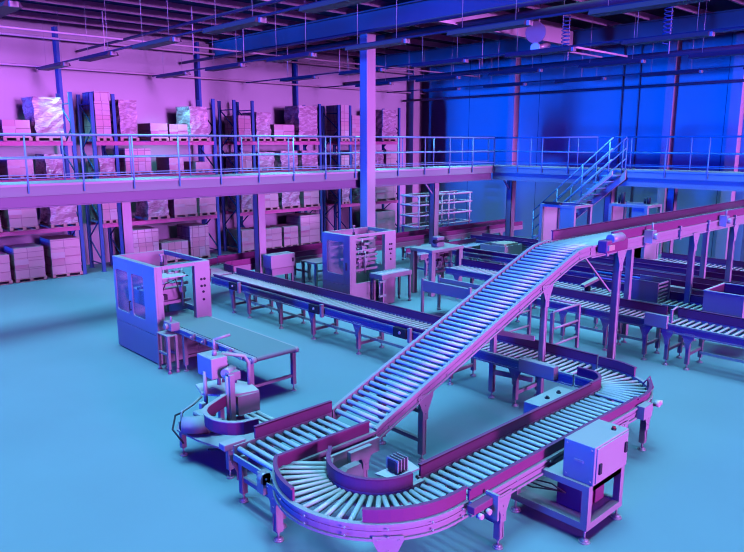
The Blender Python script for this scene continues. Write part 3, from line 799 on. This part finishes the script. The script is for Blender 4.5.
mb = MB(); mb.prism([(4.95, 7.86), (5.3, 7.84), (5.38, 8.2), (5.3, 8.25), (5.25, 7.92), (4.95, 7.94)], 'z', .46, .74); mb.build('plate_skirt', M['rackbeam'] if False else M['frame'], am)
mb = MB(); mb.cyl((4.14, 7.98, .52), (4.42, 7.76, .52), .12, 24); mb.cyl((4.42, 7.76, .52), (4.56, 7.65, .52), .085, 20); mb.build('drum_motor', M['frame'], am)
mb = MB(); mb.cyl((4.12, 7.996, .52), (4.14, 7.98, .52), .07, 18); mb.build('fan_cap', M['dark'], am)
mb = MB(); mb.box(4.35, 4.6, 7.85, 8.1, .56, .64); mb.build('gear_cover', M['grey'], am, bevel=.03)
mb = MB(); mb.box(4.5, 4.58, 8.1, 8.18, .385, .7); mb.build('pneumatic_cylinder', M['white'], am, bevel=.015)
# curved guide (C-shaped wall)
gp = Path([(4.9, 7.95, .66)] + [(4.52+.34*math.cos(R(a)), 7.3+.42*math.sin(R(a)), .66) for a in range(110, 271, 16)] + [(4.62, 6.86, .66)])
mb = MB(); sweep(mb, gp, -.012, .012, 0, .17); mb.build('curved_guide', M['guard'], am)
mb = MB(); sweep(mb, gp, -.03, .03, .17, .18); mb.build('guide_lip', M['grey'], am)
for x, y in ((4.66, 8.25), (4.78, 7.85), (4.84, 7.95)):
    MB().cyl((x, y, .385), (x, y, 1.1), .028, 12).build('post', M['frame'], am)
MB().box(4.78, 4.86, 7.78, 7.86, .385, 1.12).build('square_post', M['frame'], am)
MB().box(4.66, 4.92, 8.05, 8.45, 1.02, 1.32).build('control_box', M['grey'], am, bevel=.008)
mb = MB(); mb.cyl((4.8, 8.2, 1.32), (4.8, 8.2, 1.4), .035, 12); mb.cyl((4.8, 8.2, 1.4), (4.8, 8.2, 1.56), .02, 10); mb.cyl((4.8, 8.2, 1.55), (5.02, 8.12, 1.6), .02, 10); mb.build('crank_handle', M['motor'], am)
mb = MB(); mb.cyl((4.95, 8.0, 1.12), (4.78, 7.9, 1.12), .07, 16); mb.box(4.78, 4.98, 7.82, 7.94, 1.02, 1.14); mb.build('roller_head', M['motor'], am)
mb = MB(); mb.tube([(5.0, 8.45, .76), (5.0, 8.45, 1.2), (5.05, 8.4, 1.25), (5.3, 8.2, 1.2), (5.33, 8.15, 1.1), (5.33, 8.15, .5)], .03, 8); mb.build('bent_tube', M['frame'], am)
mb = MB(); mb.tube([(5.1, 8.5, .76), (5.1, 8.5, 1.0), (5.22, 8.35, 1.0), (5.22, 8.35, .76)], .022, 8); mb.build('bent_tube', M['frame'], am)
for i in range(3):
    MB().cyl((4.9+i*.1, 7.2, .55), (4.9+i*.1, 7.6, .55), .03, 10).build('small_roller', M['roller'], am)
mb = MB(); mb.tube([(4.1, 7.9, .3), (4.05, 8.1, .45), (4.2, 8.3, .55), (4.4, 8.45, .5)], .014, 6); mb.tube([(4.3, 7.6, .25), (4.6, 7.2, .3), (4.7, 6.95, .5)], .014, 6); mb.build('air_hose', M['dark'], am)

am.location = (am.location.x-.07, am.location.y+.07, 0)

# second cabinet machine
m2 = thing('case_sealer', 'cabinet machine with one large side window beyond the long conveyor', 'machine', (12.4, 13.6, 0))
enclosure(m2, 11.52, 13.22, 13.02, 14.15, 1.92, [(13.28, 13.95, .85, 1.72)], .6, .22, .42)
mb = MB(); mb.cyl((11.49, 13.14, 1.0), (11.49, 13.14, 1.2), .014, 8); mb.build('door_handle', M['dark'], m2)
mechanism(m2, 11.8, 12.9, 13.3, 13.9, .9, 1.8, 8)
mechanism(m2, 11.9, 12.8, 13.2, 13.6, .8, 1.5, 18)
beacon(m2, 11.75, 13.12, 1.92, .22)
rt = thing('roller_table', 'small roller table attached in front of the large-window machine', 'table', (12.8, 12.75, 0))
MB().box(12.2, 13.35, 12.52, 12.6, .74, .86).build('front_rail', M['frame'], rt)
MB().box(12.2, 13.35, 12.92, 13.0, .74, .86).build('back_rail', M['frame'], rt)
MB().box(12.2, 12.28, 12.6, 12.92, .74, .86).build('end_rail', M['frame'], rt)
for i in range(10): MB().cyl((12.36+i*.105, 12.6, .84), (12.36+i*.105, 12.92, .84), .032, 8).build('roller', M['roller'], rt)
for x, y in ((12.28, 12.56), (13.3, 12.56), (12.28, 12.96), (13.3, 12.96)):
    mb = MB(); mb.box(x-.03, x+.03, y-.03, y+.03, .08, .74); mb.cyl((x, y, 0), (x, y, .08), .05, 12, .015); mb.build('leg', M['frame'], rt)
MB().box(12.45, 12.8, 12.65, 12.9, .02, .74).build('pedestal', M['grey'], rt)
mb = MB(); mb.cyl((12.15, 12.56, .3), (12.15, 12.56, .7), .02, 8); mb.box(12.1, 12.35, 12.5, 12.56, .28, .33); mb.box(12.1, 12.35, 12.5, 12.56, .66, .71); mb.build('side_bracket', M['steel'], rt)

# ------------------------------------------------------------------ background conveyors
F2 = dict(fh=.16, seg=6, gus=.9, lw=.07, crossbars=(.3,))
back, P = conveyor('back_conveyor', 'magenta-railed conveyor under the walkway along the pallet racks', [(24.4, 16.88, .82), (10.12, 16.88, .82)], .76, .12, .028,
    legs=(1.5, 4, 6.5, 9.0, 11.5, 13.4), guards=((1, 0, None, .16), (-1, 0, None, .2)), **F2)
bt, P = conveyor('curved_conveyor', 'small curved conveyor joining the back conveyor to the long one', arc(10.1, 16.12, .74, 90, 180, .82, 10)+[(9.36, 15.75, .82)], .68, .1, .028,
    legs=((.55, (-1,)),), guards=((1, 0, None, .16), (-1, 0, None, .16)), **F2)
G2 = 'parallel roller conveyors in the background'
conveyor('roller_conveyor', 'roller conveyor crossing beneath the raised line, nearest row left of the drive box', [(13.28, 9.7, .83), (13.28, 5.62, .83)], .62, .12, .028,
    legs=(.5, 2.1, 3.1, 3.95), guards=((1, 0, None, .16),), beam=(.3, 3.9, .3), **F2)
rb, P = conveyor('roller_conveyor', 'roller conveyor in the nearest row running out at the right edge', [(13.28, 5.4, .83), (13.28, 1.4, .83)], .66, .13, .03,
    legs=(.1, .5, 2.6), guards=((1, 0, None, .18),), beam=(.6, 3.5, .3), **F2)
MB().box(12.86, 12.94, 5.3, 5.75, .74, 1.0).build('drive_cover', M['grey'], rb, bevel=.01)
mb = MB(); mb.box(12.95, 13.0, 5.25, 5.29, .85, 1.12); mb.tube([(12.98, 5.27, 1.1), (13.3, 5.3, 1.12), (13.3, 5.6, 1.1)], .02, 6); mb.build('bracket', M['frame'], rb)
conveyor('roller_conveyor', 'roller conveyor in the second row behind the drive box, carrying the open crate', [(14.75, 12.2, .83), (14.75, 3.6, .83)], .66, .13, .028,
    legs=(.4, 2.5, 4.6, 6.6, 8.2), guards=((1, 0, None, .16),), beam=(.5, 8, .3), **F2)
conveyor('roller_conveyor', 'roller conveyor in the third row, seen behind the tall post pair', [(16.9, 10.6, .83), (16.9, 4.4, .83)], .66, .14, .028,
    legs=(.4, 2.5, 4.6, 6.6), guards=((-1, 0, None, .14), (1, 0, None, .14)), **F2)
conveyor('roller_conveyor', 'roller conveyor in the fourth row, just below the raised line', [(18.6, 10.3, .83), (18.6, 4.4, .83)], .66, .14, .028,
    legs=(.4, 2.2, 4.0, 5.6), guards=((-1, 0, None, .14), (1, 0, None, .14)), **F2)
conveyor('roller_conveyor', 'farthest roller conveyor beside the right walkway posts', [(20.2, 8.8, .83), (20.2, 4.0, .83)], .66, .14, .028,
    legs=(.4, 2.2, 4.4), guards=((1, 0, None, .14),), **F2)
conveyor('roller_conveyor', 'roller conveyor between the blue bin and the inner corner of the walkway', [(19.75, 15.3, .83), (19.75, 12.2, .83)], .66, .14, .028,
    legs=(.4, 1.6, 2.8), guards=((1, 0, None, .14), (-1, 0, None, .14)), **F2)
conveyor('roller_conveyor', 'short roller conveyor left of the blue bin, below the walkway', [(17.3, 14.1, .83), (17.3, 11.4, .83)], .66, .14, .028,
    legs=(.4, 1.4, 2.4), guards=((-1, 0, None, .12),), **F2)
conveyor('roller_conveyor', 'cross conveyor between the frame station and the blue bin', [(15.6, 14.6, .80), (19.2, 14.6, .80)], .6, .14, .028,
    legs=(.3, 1.8, 3.3), guards=((1, 0, None, .12),), **F2)
# short panelled table in front of the frame station
gt = thing('guarded_table', 'short table with a deep blue side panel and tall corner posts', 'table', (12.8, 10.6, 0))
MB().box(12.46, 12.5, 9.85, 11.3, .60, .88).build('side_panel', M['frame'], gt, bevel=.005)
MB().box(13.1, 13.14, 9.85, 11.3, .62, .85).build('side_panel', M['frame'], gt)
MB().box(12.5, 13.1, 9.9, 11.25, .70, .73).build('table_top', M['steel'], gt)
for x, y in ((12.48, 11.33), (12.48, 9.82), (13.12, 11.33), (13.12, 9.82)):
    mb = MB(); mb.box(x-.03, x+.03, y-.03, y+.03, .05, .92); mb.cyl((x, y, 0), (x, y, .05), .05, 12); mb.build('leg', M['frame'], gt)
for z in (.25, .45): MB().bar((12.5, 9.82, z), (13.1, 9.82, z), .03, .04).build('cross_brace', M['frame'], gt)
# frame station
fs = thing('frame_station', 'portal frame station with a small press head on top', 'machine', (14.7, 12.8, 0))
for x, y in ((14.15, 13.2), (14.15, 12.5), (15.35, 12.5), (15.35, 13.2)):
    MB().box(x-.08, x+.08, y-.06, y+.06, 0, 1.24).build('leg', M['grey'], fs)
MB().box(14.05, 15.45, 12.42, 13.28, 1.24, 1.33).build('top_frame', M['grey'], fs, bevel=.01)
mb = MB(); mb.box(14.6, 14.9, 12.7, 12.95, 1.33, 1.62); mb.cyl((14.75, 12.8, 1.33), (14.75, 12.8, .8), .06, 12); mb.build('press_head', M['motor'], fs, bevel=.02)
mb = MB(); mb.cyl((14.5, 12.75, 1.5), (15.0, 12.75, 1.5), .06, 12); mb.build('cylinder', M['dark'], fs)
mechanism(fs, 14.35, 15.2, 12.5, 13.0, .5, 1.2, 5)
# blue bin / cabinets
bb = thing('parts_bin', 'large boxy blue bin with a tray of parts on its top edge', 'bin', (18.6, 13.4, 0))
MB().box(18.15, 18.19, 12.9, 13.9, .1, .95).build('side_wall', M['grey'], bb); MB().box(19.1, 19.14, 12.9, 13.9, .1, .95).build('side_wall', M['grey'], bb)
MB().box(18.19, 19.1, 12.9, 12.94, .1, .95).build('side_wall', M['grey'], bb); MB().box(18.19, 19.1, 13.86, 13.9, .1, .95).build('side_wall', M['grey'], bb)
MB().box(18.15, 19.14, 12.9, 13.9, 0, .1).build('base', M['dark'], bb)
MB().box(18.2, 18.95, 12.95, 13.5, .95, 1.02).build('tray', M['yellow'], bb, bevel=.01)
cr = thing('open_crate', 'open-topped crate standing on the conveyor at the right edge', 'crate', (14.75, 4.8, .835))
MB().box(14.2, 14.225, 4.4, 5.16, .835, 1.33).build('side_wall', M['frame'], cr); MB().box(15.25, 15.275, 4.4, 5.16, .835, 1.33).build('side_wall', M['guard'], cr)
MB().box(14.225, 15.25, 4.4, 4.425, .835, 1.33).build('side_wall', M['frame'], cr); MB().box(14.225, 15.25, 5.135, 5.16, .835, 1.33).build('side_wall', M['guard'], cr)
MB().box(14.225, 15.25, 4.425, 5.135, .835, .85).build('base', M['guard'], cr)
mb = MB(); mb.box(14.19, 14.235, 4.39, 5.17, 1.32, 1.34); mb.box(15.24, 15.285, 4.39, 5.17, 1.32, 1.34); mb.box(14.235, 15.24, 4.39, 4.43, 1.32, 1.34); mb.box(14.235, 15.24, 5.13, 5.17, 1.32, 1.34); mb.build('rim', M['white'], cr)
mg = thing('magazine_rack', 'slatted metal magazine standing left of the open crate', 'rack', (14.75, 6.55, .835))
for x in (14.45, 15.05): MB().box(x-.015, x+.015, 6.2, 6.9, .835, 1.3).build('side_plate', M['grey'], mg)
for i in range(5): MB().bar((14.465, 6.25, .9+i*.085), (15.035, 6.25, .9+i*.085), .03, .03).build('slat', M['white'], mg)
wr = thing('scanner_arm', 'small white tilted scanner unit on the second-row conveyor', 'scanner', (14.5, 7.9, .835))
mb = MB(); mb.bar((14.5, 7.9, .84), (14.5, 7.9, .95), .1); mb.build('mount', M['dark'], wr)
mb = MB(); mb.bar((14.35, 7.95, .97), (14.75, 7.8, 1.12), .14, .06); mb.build('head', M['yellow'], wr)
tf = thing('tube_barrier', 'low tube frame barrier standing between the near conveyor rows', 'barrier', (12.2, 7.7, 0))
for (x, y) in ((11.7, 7.1), (12.72, 7.1)):
    for yy in (y, y+1.2): MB().box(x-.03, x+.03, yy-.03, yy+.03, 0, .95).build('post', M['frame'], tf)
for z in (.25, .6, .95):
    for yy in (7.1, 8.3): MB().tube([(11.7, yy, z), (12.72, yy, z)], .024).build('rail', M['frame'], tf)
MB().tube([(12.72, 7.1, .95), (12.72, 8.3, .95)], .024).build('rail', M['frame'], tf)
ts = thing('tube_stand', 'small closed tube loop stand in front of the third conveyor row', 'stand', (16.1, 8.0, 0))
mb = MB(); mb.tube([(16.1, 8.6, 1.0), (16.1, 7.3, 1.0), (16.1, 7.25, .85), (16.1, 8.6, .85), (16.1, 8.6, 1.0)], .03, 8); mb.build('loop', M['upright'], ts)
for y in (7.4, 8.5): MB().cyl((16.1, y, 0), (16.1, y, .85), .025, 8).build('post', M['upright'], ts)
MB().box(16.1, 16.3, 6.2, 7.0, .3, .9).build('end_box', M['frame'], ts)

# control cabinet by the back conveyor
cd = thing('control_cabinet', 'small pink-lit control cabinet beside the walkway column near the back conveyor', 'cabinet', (11.2, 15.7, 0))
MB().box(10.78, 11.62, 15.5, 15.9, .80, 1.18).build('cabinet_body', M['grey'], cd, bevel=.01)
MB().box(11.5, 11.55, 15.485, 15.5, .94, 1.05).build('latch', M['dark'], cd)
MB().box(10.82, 11.58, 15.52, 15.88, .60, .79).build('lower_box', M['frame'], cd)
for x in (10.86, 11.54):
    for y in (15.56, 15.84): MB().box(x-.03, x+.03, y-.03, y+.03, 0, .6).build('leg', M['frame'], cd)
jt = thing('work_stand', 'open steel stand between the small cabinet and the large-window machine', 'stand', (12.4, 15.4, 0))
for x in (12.05, 12.95):
    for y in (15.1, 15.7):
        mb = MB(); mb.box(x-.035, x+.035, y-.035, y+.035, .06, .84); mb.cyl((x, y, 0), (x, y, .06), .05, 12); mb.build('leg', M['frame'], jt)
for z in (.35, .62): MB().bar((12.05, 15.1, z), (12.95, 15.1, z), .035, .05).build('cross_brace', M['frame'], jt)
MB().box(12.0, 13.0, 15.05, 15.75, .84, .88).build('table_top', M['steel'], jt)

# machines under the stairs
def booth(name, label, x0, x1, y0, y1, z, base=0.):
    t = thing(name, label, 'machine', ((x0+x1)/2, (y0+y1)/2, 0))
    for x in (x0, x1-.1):
        for y in (y0, y1-.1): MB().box(x, x+.1, y, y+.1, 0, z-.08).build('post', M['grey'], t)
    mb = MB(); mb.box(x0, x1, y0, y0+.1, z-.08, z); mb.box(x0, x1, y1-.1, y1, z-.08, z); mb.box(x0, x0+.1, y0+.1, y1-.1, z-.08, z); mb.box(x1-.1, x1, y0+.1, y1-.1, z-.08, z); mb.build('top_frame', M['grey'], t)
    MB().box(x0+.02, x0+.05, y0+.1, y0+.5, .1, z-.08).build('side_panel', M['grey'], t)
    MB().box(x0+.02, x0+.05, y0+.1, y1-.1, .1, 1.2).build('lower_panel', M['grey'], t)
    MB().box(x0+.1, x1-.1, y0+.02, y0+.05, .1, 1.2).build('front_panel', M['grey'], t)
    MB().box(x0+.02, x1-.1, y1-.05, y1-.02, .1, z-.08).build('back_panel', M['grey'], t)
    return t
b1 = booth('enclosure_machine', 'blue box-frame machine in front of the staircase foot', 18.3, 19.35, 10.55, 11.75, 2.42)
mb = MB(); mb.box(18.2, 18.36, 11.0, 11.6, 2.44, 2.5); mb.build('top_bracket', M['dark'], b1)
b2 = booth('enclosure_machine', 'low wide box-frame machine under the right walkway with posts on top', 20.2, 21.2, 9.2, 10.45, 2.4)
for x, y, h in ((20.4, 10.1, .35), (20.9, 9.5, .2)):
    mb = MB(); mb.cyl((x, y, 2.4), (x, y, 2.4+h), .06, 10); mb.cyl((x, y+.12, 2.4), (x, y+.12, 2.4+h*.8), .04, 8); mb.build('top_fitting', M['dark'], b2)

# tube shelving trolleys
for k, (x, lab) in enumerate(((20.85, 'tube-frame shelf trolley left of the walkway column'), (22.75, 'tube-frame shelf trolley right of the walkway column'))):
    t = thing('shelf_trolley', lab, 'shelf', (x+.7, 19.6, 0))
    for dx in (0, 1.45):
        for y in (19.2, 20.1): MB().cyl((x+dx, y, .06), (x+dx, y, 2.1), .04, 8).build('post', M['white'], t)
    for z in (.35, .8, 1.25, 1.7, 2.08):
        mb = MB(); mb.tube([(x-.15, 19.2, z), (x+1.6, 19.2, z)], .04, 8); mb.tube([(x-.15, 20.1, z), (x+1.6, 20.1, z)], .04, 8)
        mb.tube([(x-.15, 19.2, z), (x-.15, 20.1, z)], .035, 8); mb.tube([(x+1.6, 19.2, z), (x+1.6, 20.1, z)], .035, 8)
        mb.build('shelf_rails', M['white'], t)
    for dx in (0, 1.45):
        for y in (19.2, 20.1): MB().cyl((x+dx-.02, y, .06), (x+dx+.02, y, .06), .06, 12).build('wheel', M['dark'], t)

# ------------------------------------------------------------------ hanging lights
ROWS = [-4.0, 0.0, 3.9, 7.8, 11.75, 15.75, 19.55, 23.7]  # first row lies out of view, added to brighten the left floor
YS = [21.4, 18.0, 14.6, 11.2, 7.9, 4.6, 1.3, -2.0]  # last entry is unseen too, added to even out the floor light
ZL = 6.55
proto = None
def fixture(x, y, label, group, dz=0):
    t = thing('strip_light', label, 'ceiling light', (x, y, ZL+dz), 0, group)
    mb = MB(); mb.prism([(-.16, -.02), (-.11, .07), (.11, .07), (.16, -.02)], 'y', 0, 1.95); mb.build('housing', M['lamp'], t, world=False)
    mb = MB(); mb.box(-.07, .07, -.06, 0, -.03, .06); mb.build('end_cap', M['white'], t, world=False)
    for yy in (.3, 1.65):
        mb = MB(); mb.cyl((0, yy, .09), (0, yy, 1.7), .006, 5); mb.build('suspension_rod', M['steel'], t, world=False)
    return t
AREA = bpy.data.lights.new('tube_light', 'AREA'); AREA.shape = 'RECTANGLE'; AREA.size = .2; AREA.size_y = 1.8
AREA.color = (.24, .66, .95); AREA.energy = 47; AREA.spread = R(84)
AREA2 = AREA.copy(); AREA2.energy = 15; AREA2.spread = R(60); AREA.color = AREA2.color = (.20, .66, .95)
for i, x in enumerate(ROWS):
    sh = -1.9 if i in (0, 1, 2, 7) else (-1.9 if i >= 5 else 0)
    for j, y in enumerate(YS):
        yy = y+sh*.95+ (0.1 if i < 5 else 0)
        lab = 'strip light, %s from the back wall in the %s row from the left' % (ORD[j], ORD[i-2] if i > 1 else ['outermost', 'next outermost'][i])
        if proto is None:
            proto = t = fixture(x, yy, lab, 'suspended strip lights'); 
        else:
            t = copy_tree(proto); t.location = (x, yy, ZL); t['label'] = lab
        lo = bpy.data.objects.new('tube_light', AREA if math.hypot(x, yy) > 17.2 else AREA2); COL.objects.link(lo)
        lo.location = (x, yy+.97, ZL-.03)
    tag(MB().box(x-.03, x+.03, 1, YW-.3, ZL+.07, ZL+.11).build('light_track', M['lamp']), 'long straight dark track carrying the %s row of strip lights' % (['outermost', 'next to outermost'][i] if i < 2 else ORD[i-2]), 'light track')
# pipes under the roof
for y, z, r, lab in ((24.0, 6.7, .035, 'thin pipe along the back wall above the racks'), (23.9, 7.6, .04, 'upper thin pipe along the back wall under the roof'), (20.5, 7.3, .03, 'thin dark pipe crossing in front of the back wall')):
    tag(MB().cyl((-4, y, z), (XW-.1, y, z), r, 8).build('ceiling_pipe', M['joist']), lab, 'pipe')
for x, z, r, lab in ((15.6, 7.5, .12, 'thick round duct pipe running beside the thick column under the roof'), (13.0, 7.2, .05, 'dark conduit running left of the thick column under the roof'), (9.2, 7.3, .04, 'thin conduit between the first two light rows'),
                     (21.2, 6.9, .09, 'round pipe running toward the blue wall above the stairs'), (25.0, 6.3, .05, 'thin conduit along the blue wall')):
    tag(MB().cyl((x, -3, z), (x, YW-.1, z), r, 14).build('ceiling_pipe', M['lamp']), lab, 'pipe')
# round lamp / fan on a pipe
fn = thing('projector_lamp', 'round dish spotlight hanging under the roof', 'lamp', (17.9, 11.9, 7.2))
mb = MB(); d = Vector((-.95, -.28, -.1)).normalized(); c = Vector((17.7, 11.75, 7.42))
mb.cyl(c, c+d*.12, .28, 24, .3); mb.build('dish', M['frame'], fn)
mb = MB(); mb.cyl(c-Vector((0, 0, .42)), c-Vector((0, 0, .42))+d*.1, .14, 18); mb.cyl(c-d*.02, c-d*.3, .12, 14); mb.cyl(c-Vector((-.05, 0, .42)), c-Vector((-.5, .1, .3)), .08, 12); mb.build('motor_head', M['steel'], fn)
mb = MB(); mb.cyl(c-d*.2, (c-d*.2)+Vector((0, 0, .9)), .025, 8); mb.build('drop_rod', M['steel'], fn)
for (x, y, z0, z1, lab) in ((18.2, 11.1, 6.9, 8.0, 'coiled ribbed hose hanging beside the round dish'), (18.9, 8.45, 6.9, 8.0, 'coiled ribbed hose hanging right of the other hose')):
    t = thing('coiled_hose', lab, 'hose', (x, y, z0))
    pts = [(x+.11*math.cos(k*.6), y+.11*math.sin(k*.6), z0+(z1-z0)*k/110) for k in range(111)]
    MB().tube(pts, .018, 5).build('coil', M['upright'], t)
    MB().cyl((x+.14, y-.02, z0-.25), (x+.14, y-.02, z1), .018, 6).build('guide_rod', M['joist'], t)
for (x0, x1, y, z, lab) in ((16.6, 19.6, 9.9, 6.75, 'pale horizontal bar right of the round dish'), (18.6, 22.0, 12.0, 7.1, 'pale horizontal bar below the coiled hoses')):
    tag(MB().box(x0, x1, y-.025, y+.025, z-.025, z+.025).build('hanging_bar', M['joist']), lab, 'bar')
for k, (x, y) in enumerate([(8.6, 20.5), (10.2, 18.2), (12.6, 19.3), (16.9, 19.6), (19.0, 21.5), (21.0, 20.0), (22.2, 17.3), (24.4, 14.1), (18.6, 14.4), (15.0, 20.2)]):
    tag(MB().cyl((x, y, 6.75), (x, y, 8.04), .014, 6).build('hanger_rod', M['joist']), 'thin vertical hanger rod dropping from the roof between the light rows', 'rod', 'hanger rods under the roof')

# ------------------------------------------------------------------ light
def sun(name, d, col, e, ang):
    L = bpy.data.lights.new(name, 'SUN'); L.color = col; L.energy = e; L.angle = R(ang)
    o = bpy.data.objects.new(name, L); COL.objects.link(o)
    o.rotation_euler = Vector(d).normalized().to_track_quat('-Z', 'Y').to_euler()
    o.location = (0, 0, 20); return o
sun('magenta_side_light', (0, 1, -.0), (.62, .17, .88), 2.4, 8)
sun('magenta_high_light', (.04, 1, -.2), (.62, .15, .88), 1.5, 10)  # second magenta sun, added higher up to reach the foreground
sun('overhead_cyan_fill', (.02, .02, -1), (.19, .66, .95), 2.5, 26)  # added cyan sun, shares the overhead light with the strip lights
sun('blue_side_light', (1, 0, .08), (.0, .085, 1.0), 3.0, 6)
sun('blue_high_light', (1, 0, -.22), (.0, .02, 1.0), 1.1, 12)  # extra blue sun added for low things the side light misses
w = bpy.data.worlds.new('world'); scene.world = w; w.use_nodes = True
nt = w.node_tree; bg = nt.nodes['Background']
tc = nt.nodes.new('ShaderNodeTexCoord'); sp = nt.nodes.new('ShaderNodeSeparateXYZ'); nt.links.new(tc.outputs['Generated'], sp.inputs[0])
def lobe(sock, sgn, p):
    m = nt.nodes.new('ShaderNodeMath'); m.operation = 'MULTIPLY'; m.inputs[1].default_value = sgn; m.use_clamp = True
    nt.links.new(sp.outputs[sock], m.inputs[0])
    q = nt.nodes.new('ShaderNodeMath'); q.operation = 'POWER'; q.inputs[1].default_value = p; nt.links.new(m.outputs[0], q.inputs[0])
    return q.outputs[0]
def scaled(fac, col):
    v = nt.nodes.new('ShaderNodeVectorMath'); v.operation = 'SCALE'; v.inputs[0].default_value = col
    nt.links.new(fac, v.inputs['Scale']); return v.outputs[0]
def plus(a, b):
    v = nt.nodes.new('ShaderNodeVectorMath'); v.operation = 'ADD'; nt.links.new(a, v.inputs[0])
    if isinstance(b, tuple): v.inputs[1].default_value = b
    else: nt.links.new(b, v.inputs[1])
    return v.outputs[0]
# coloured sky added as fill light: magenta from one side, blue from the other
tot = plus(plus(scaled(lobe('Y', -1, 8), (.8, .13, 1.0)), scaled(lobe('X', -1, 5), (0, .04, 1.6))), (.015, .004, .10))
nt.links.new(tot, bg.inputs[0]); bg.inputs[1].default_value = .8
scene.view_settings.view_transform = 'Standard'; scene.view_settings.look = 'None'
scene.view_settings.exposure = 0; scene.view_settings.gamma = 1; scene.view_settings.use_curve_mapping = False
scene.cycles.filter_width = 1.1; scene.cycles.max_bounces = 4; scene.cycles.diffuse_bounces = 0; scene.cycles.glossy_bounces = 2

# ------------------------------------------------------------------ camera
th = math.atan(134/678); yaw = R(46.6)
ff = Vector((math.cos(yaw), math.sin(yaw), 0)); rt = Vector((ff.y, -ff.x, 0)); up = Vector((0, 0, 1))
F = ff*math.cos(th)-up*math.sin(th); U = ff*math.sin(th)+up*math.cos(th)
cam = bpy.data.cameras.new('camera'); co = bpy.data.objects.new('camera', cam); COL.objects.link(co)
cam.sensor_width = 36; cam.sensor_fit = 'HORIZONTAL'; cam.lens = 36*678/744; cam.clip_end = 200; cam.clip_start = .05
co.matrix_world = Matrix(((rt.x, U.x, -F.x, 0), (rt.y, U.y, -F.y, 0), (rt.z, U.z, -F.z, 4.3), (0, 0, 0, 1)))
scene.camera = co
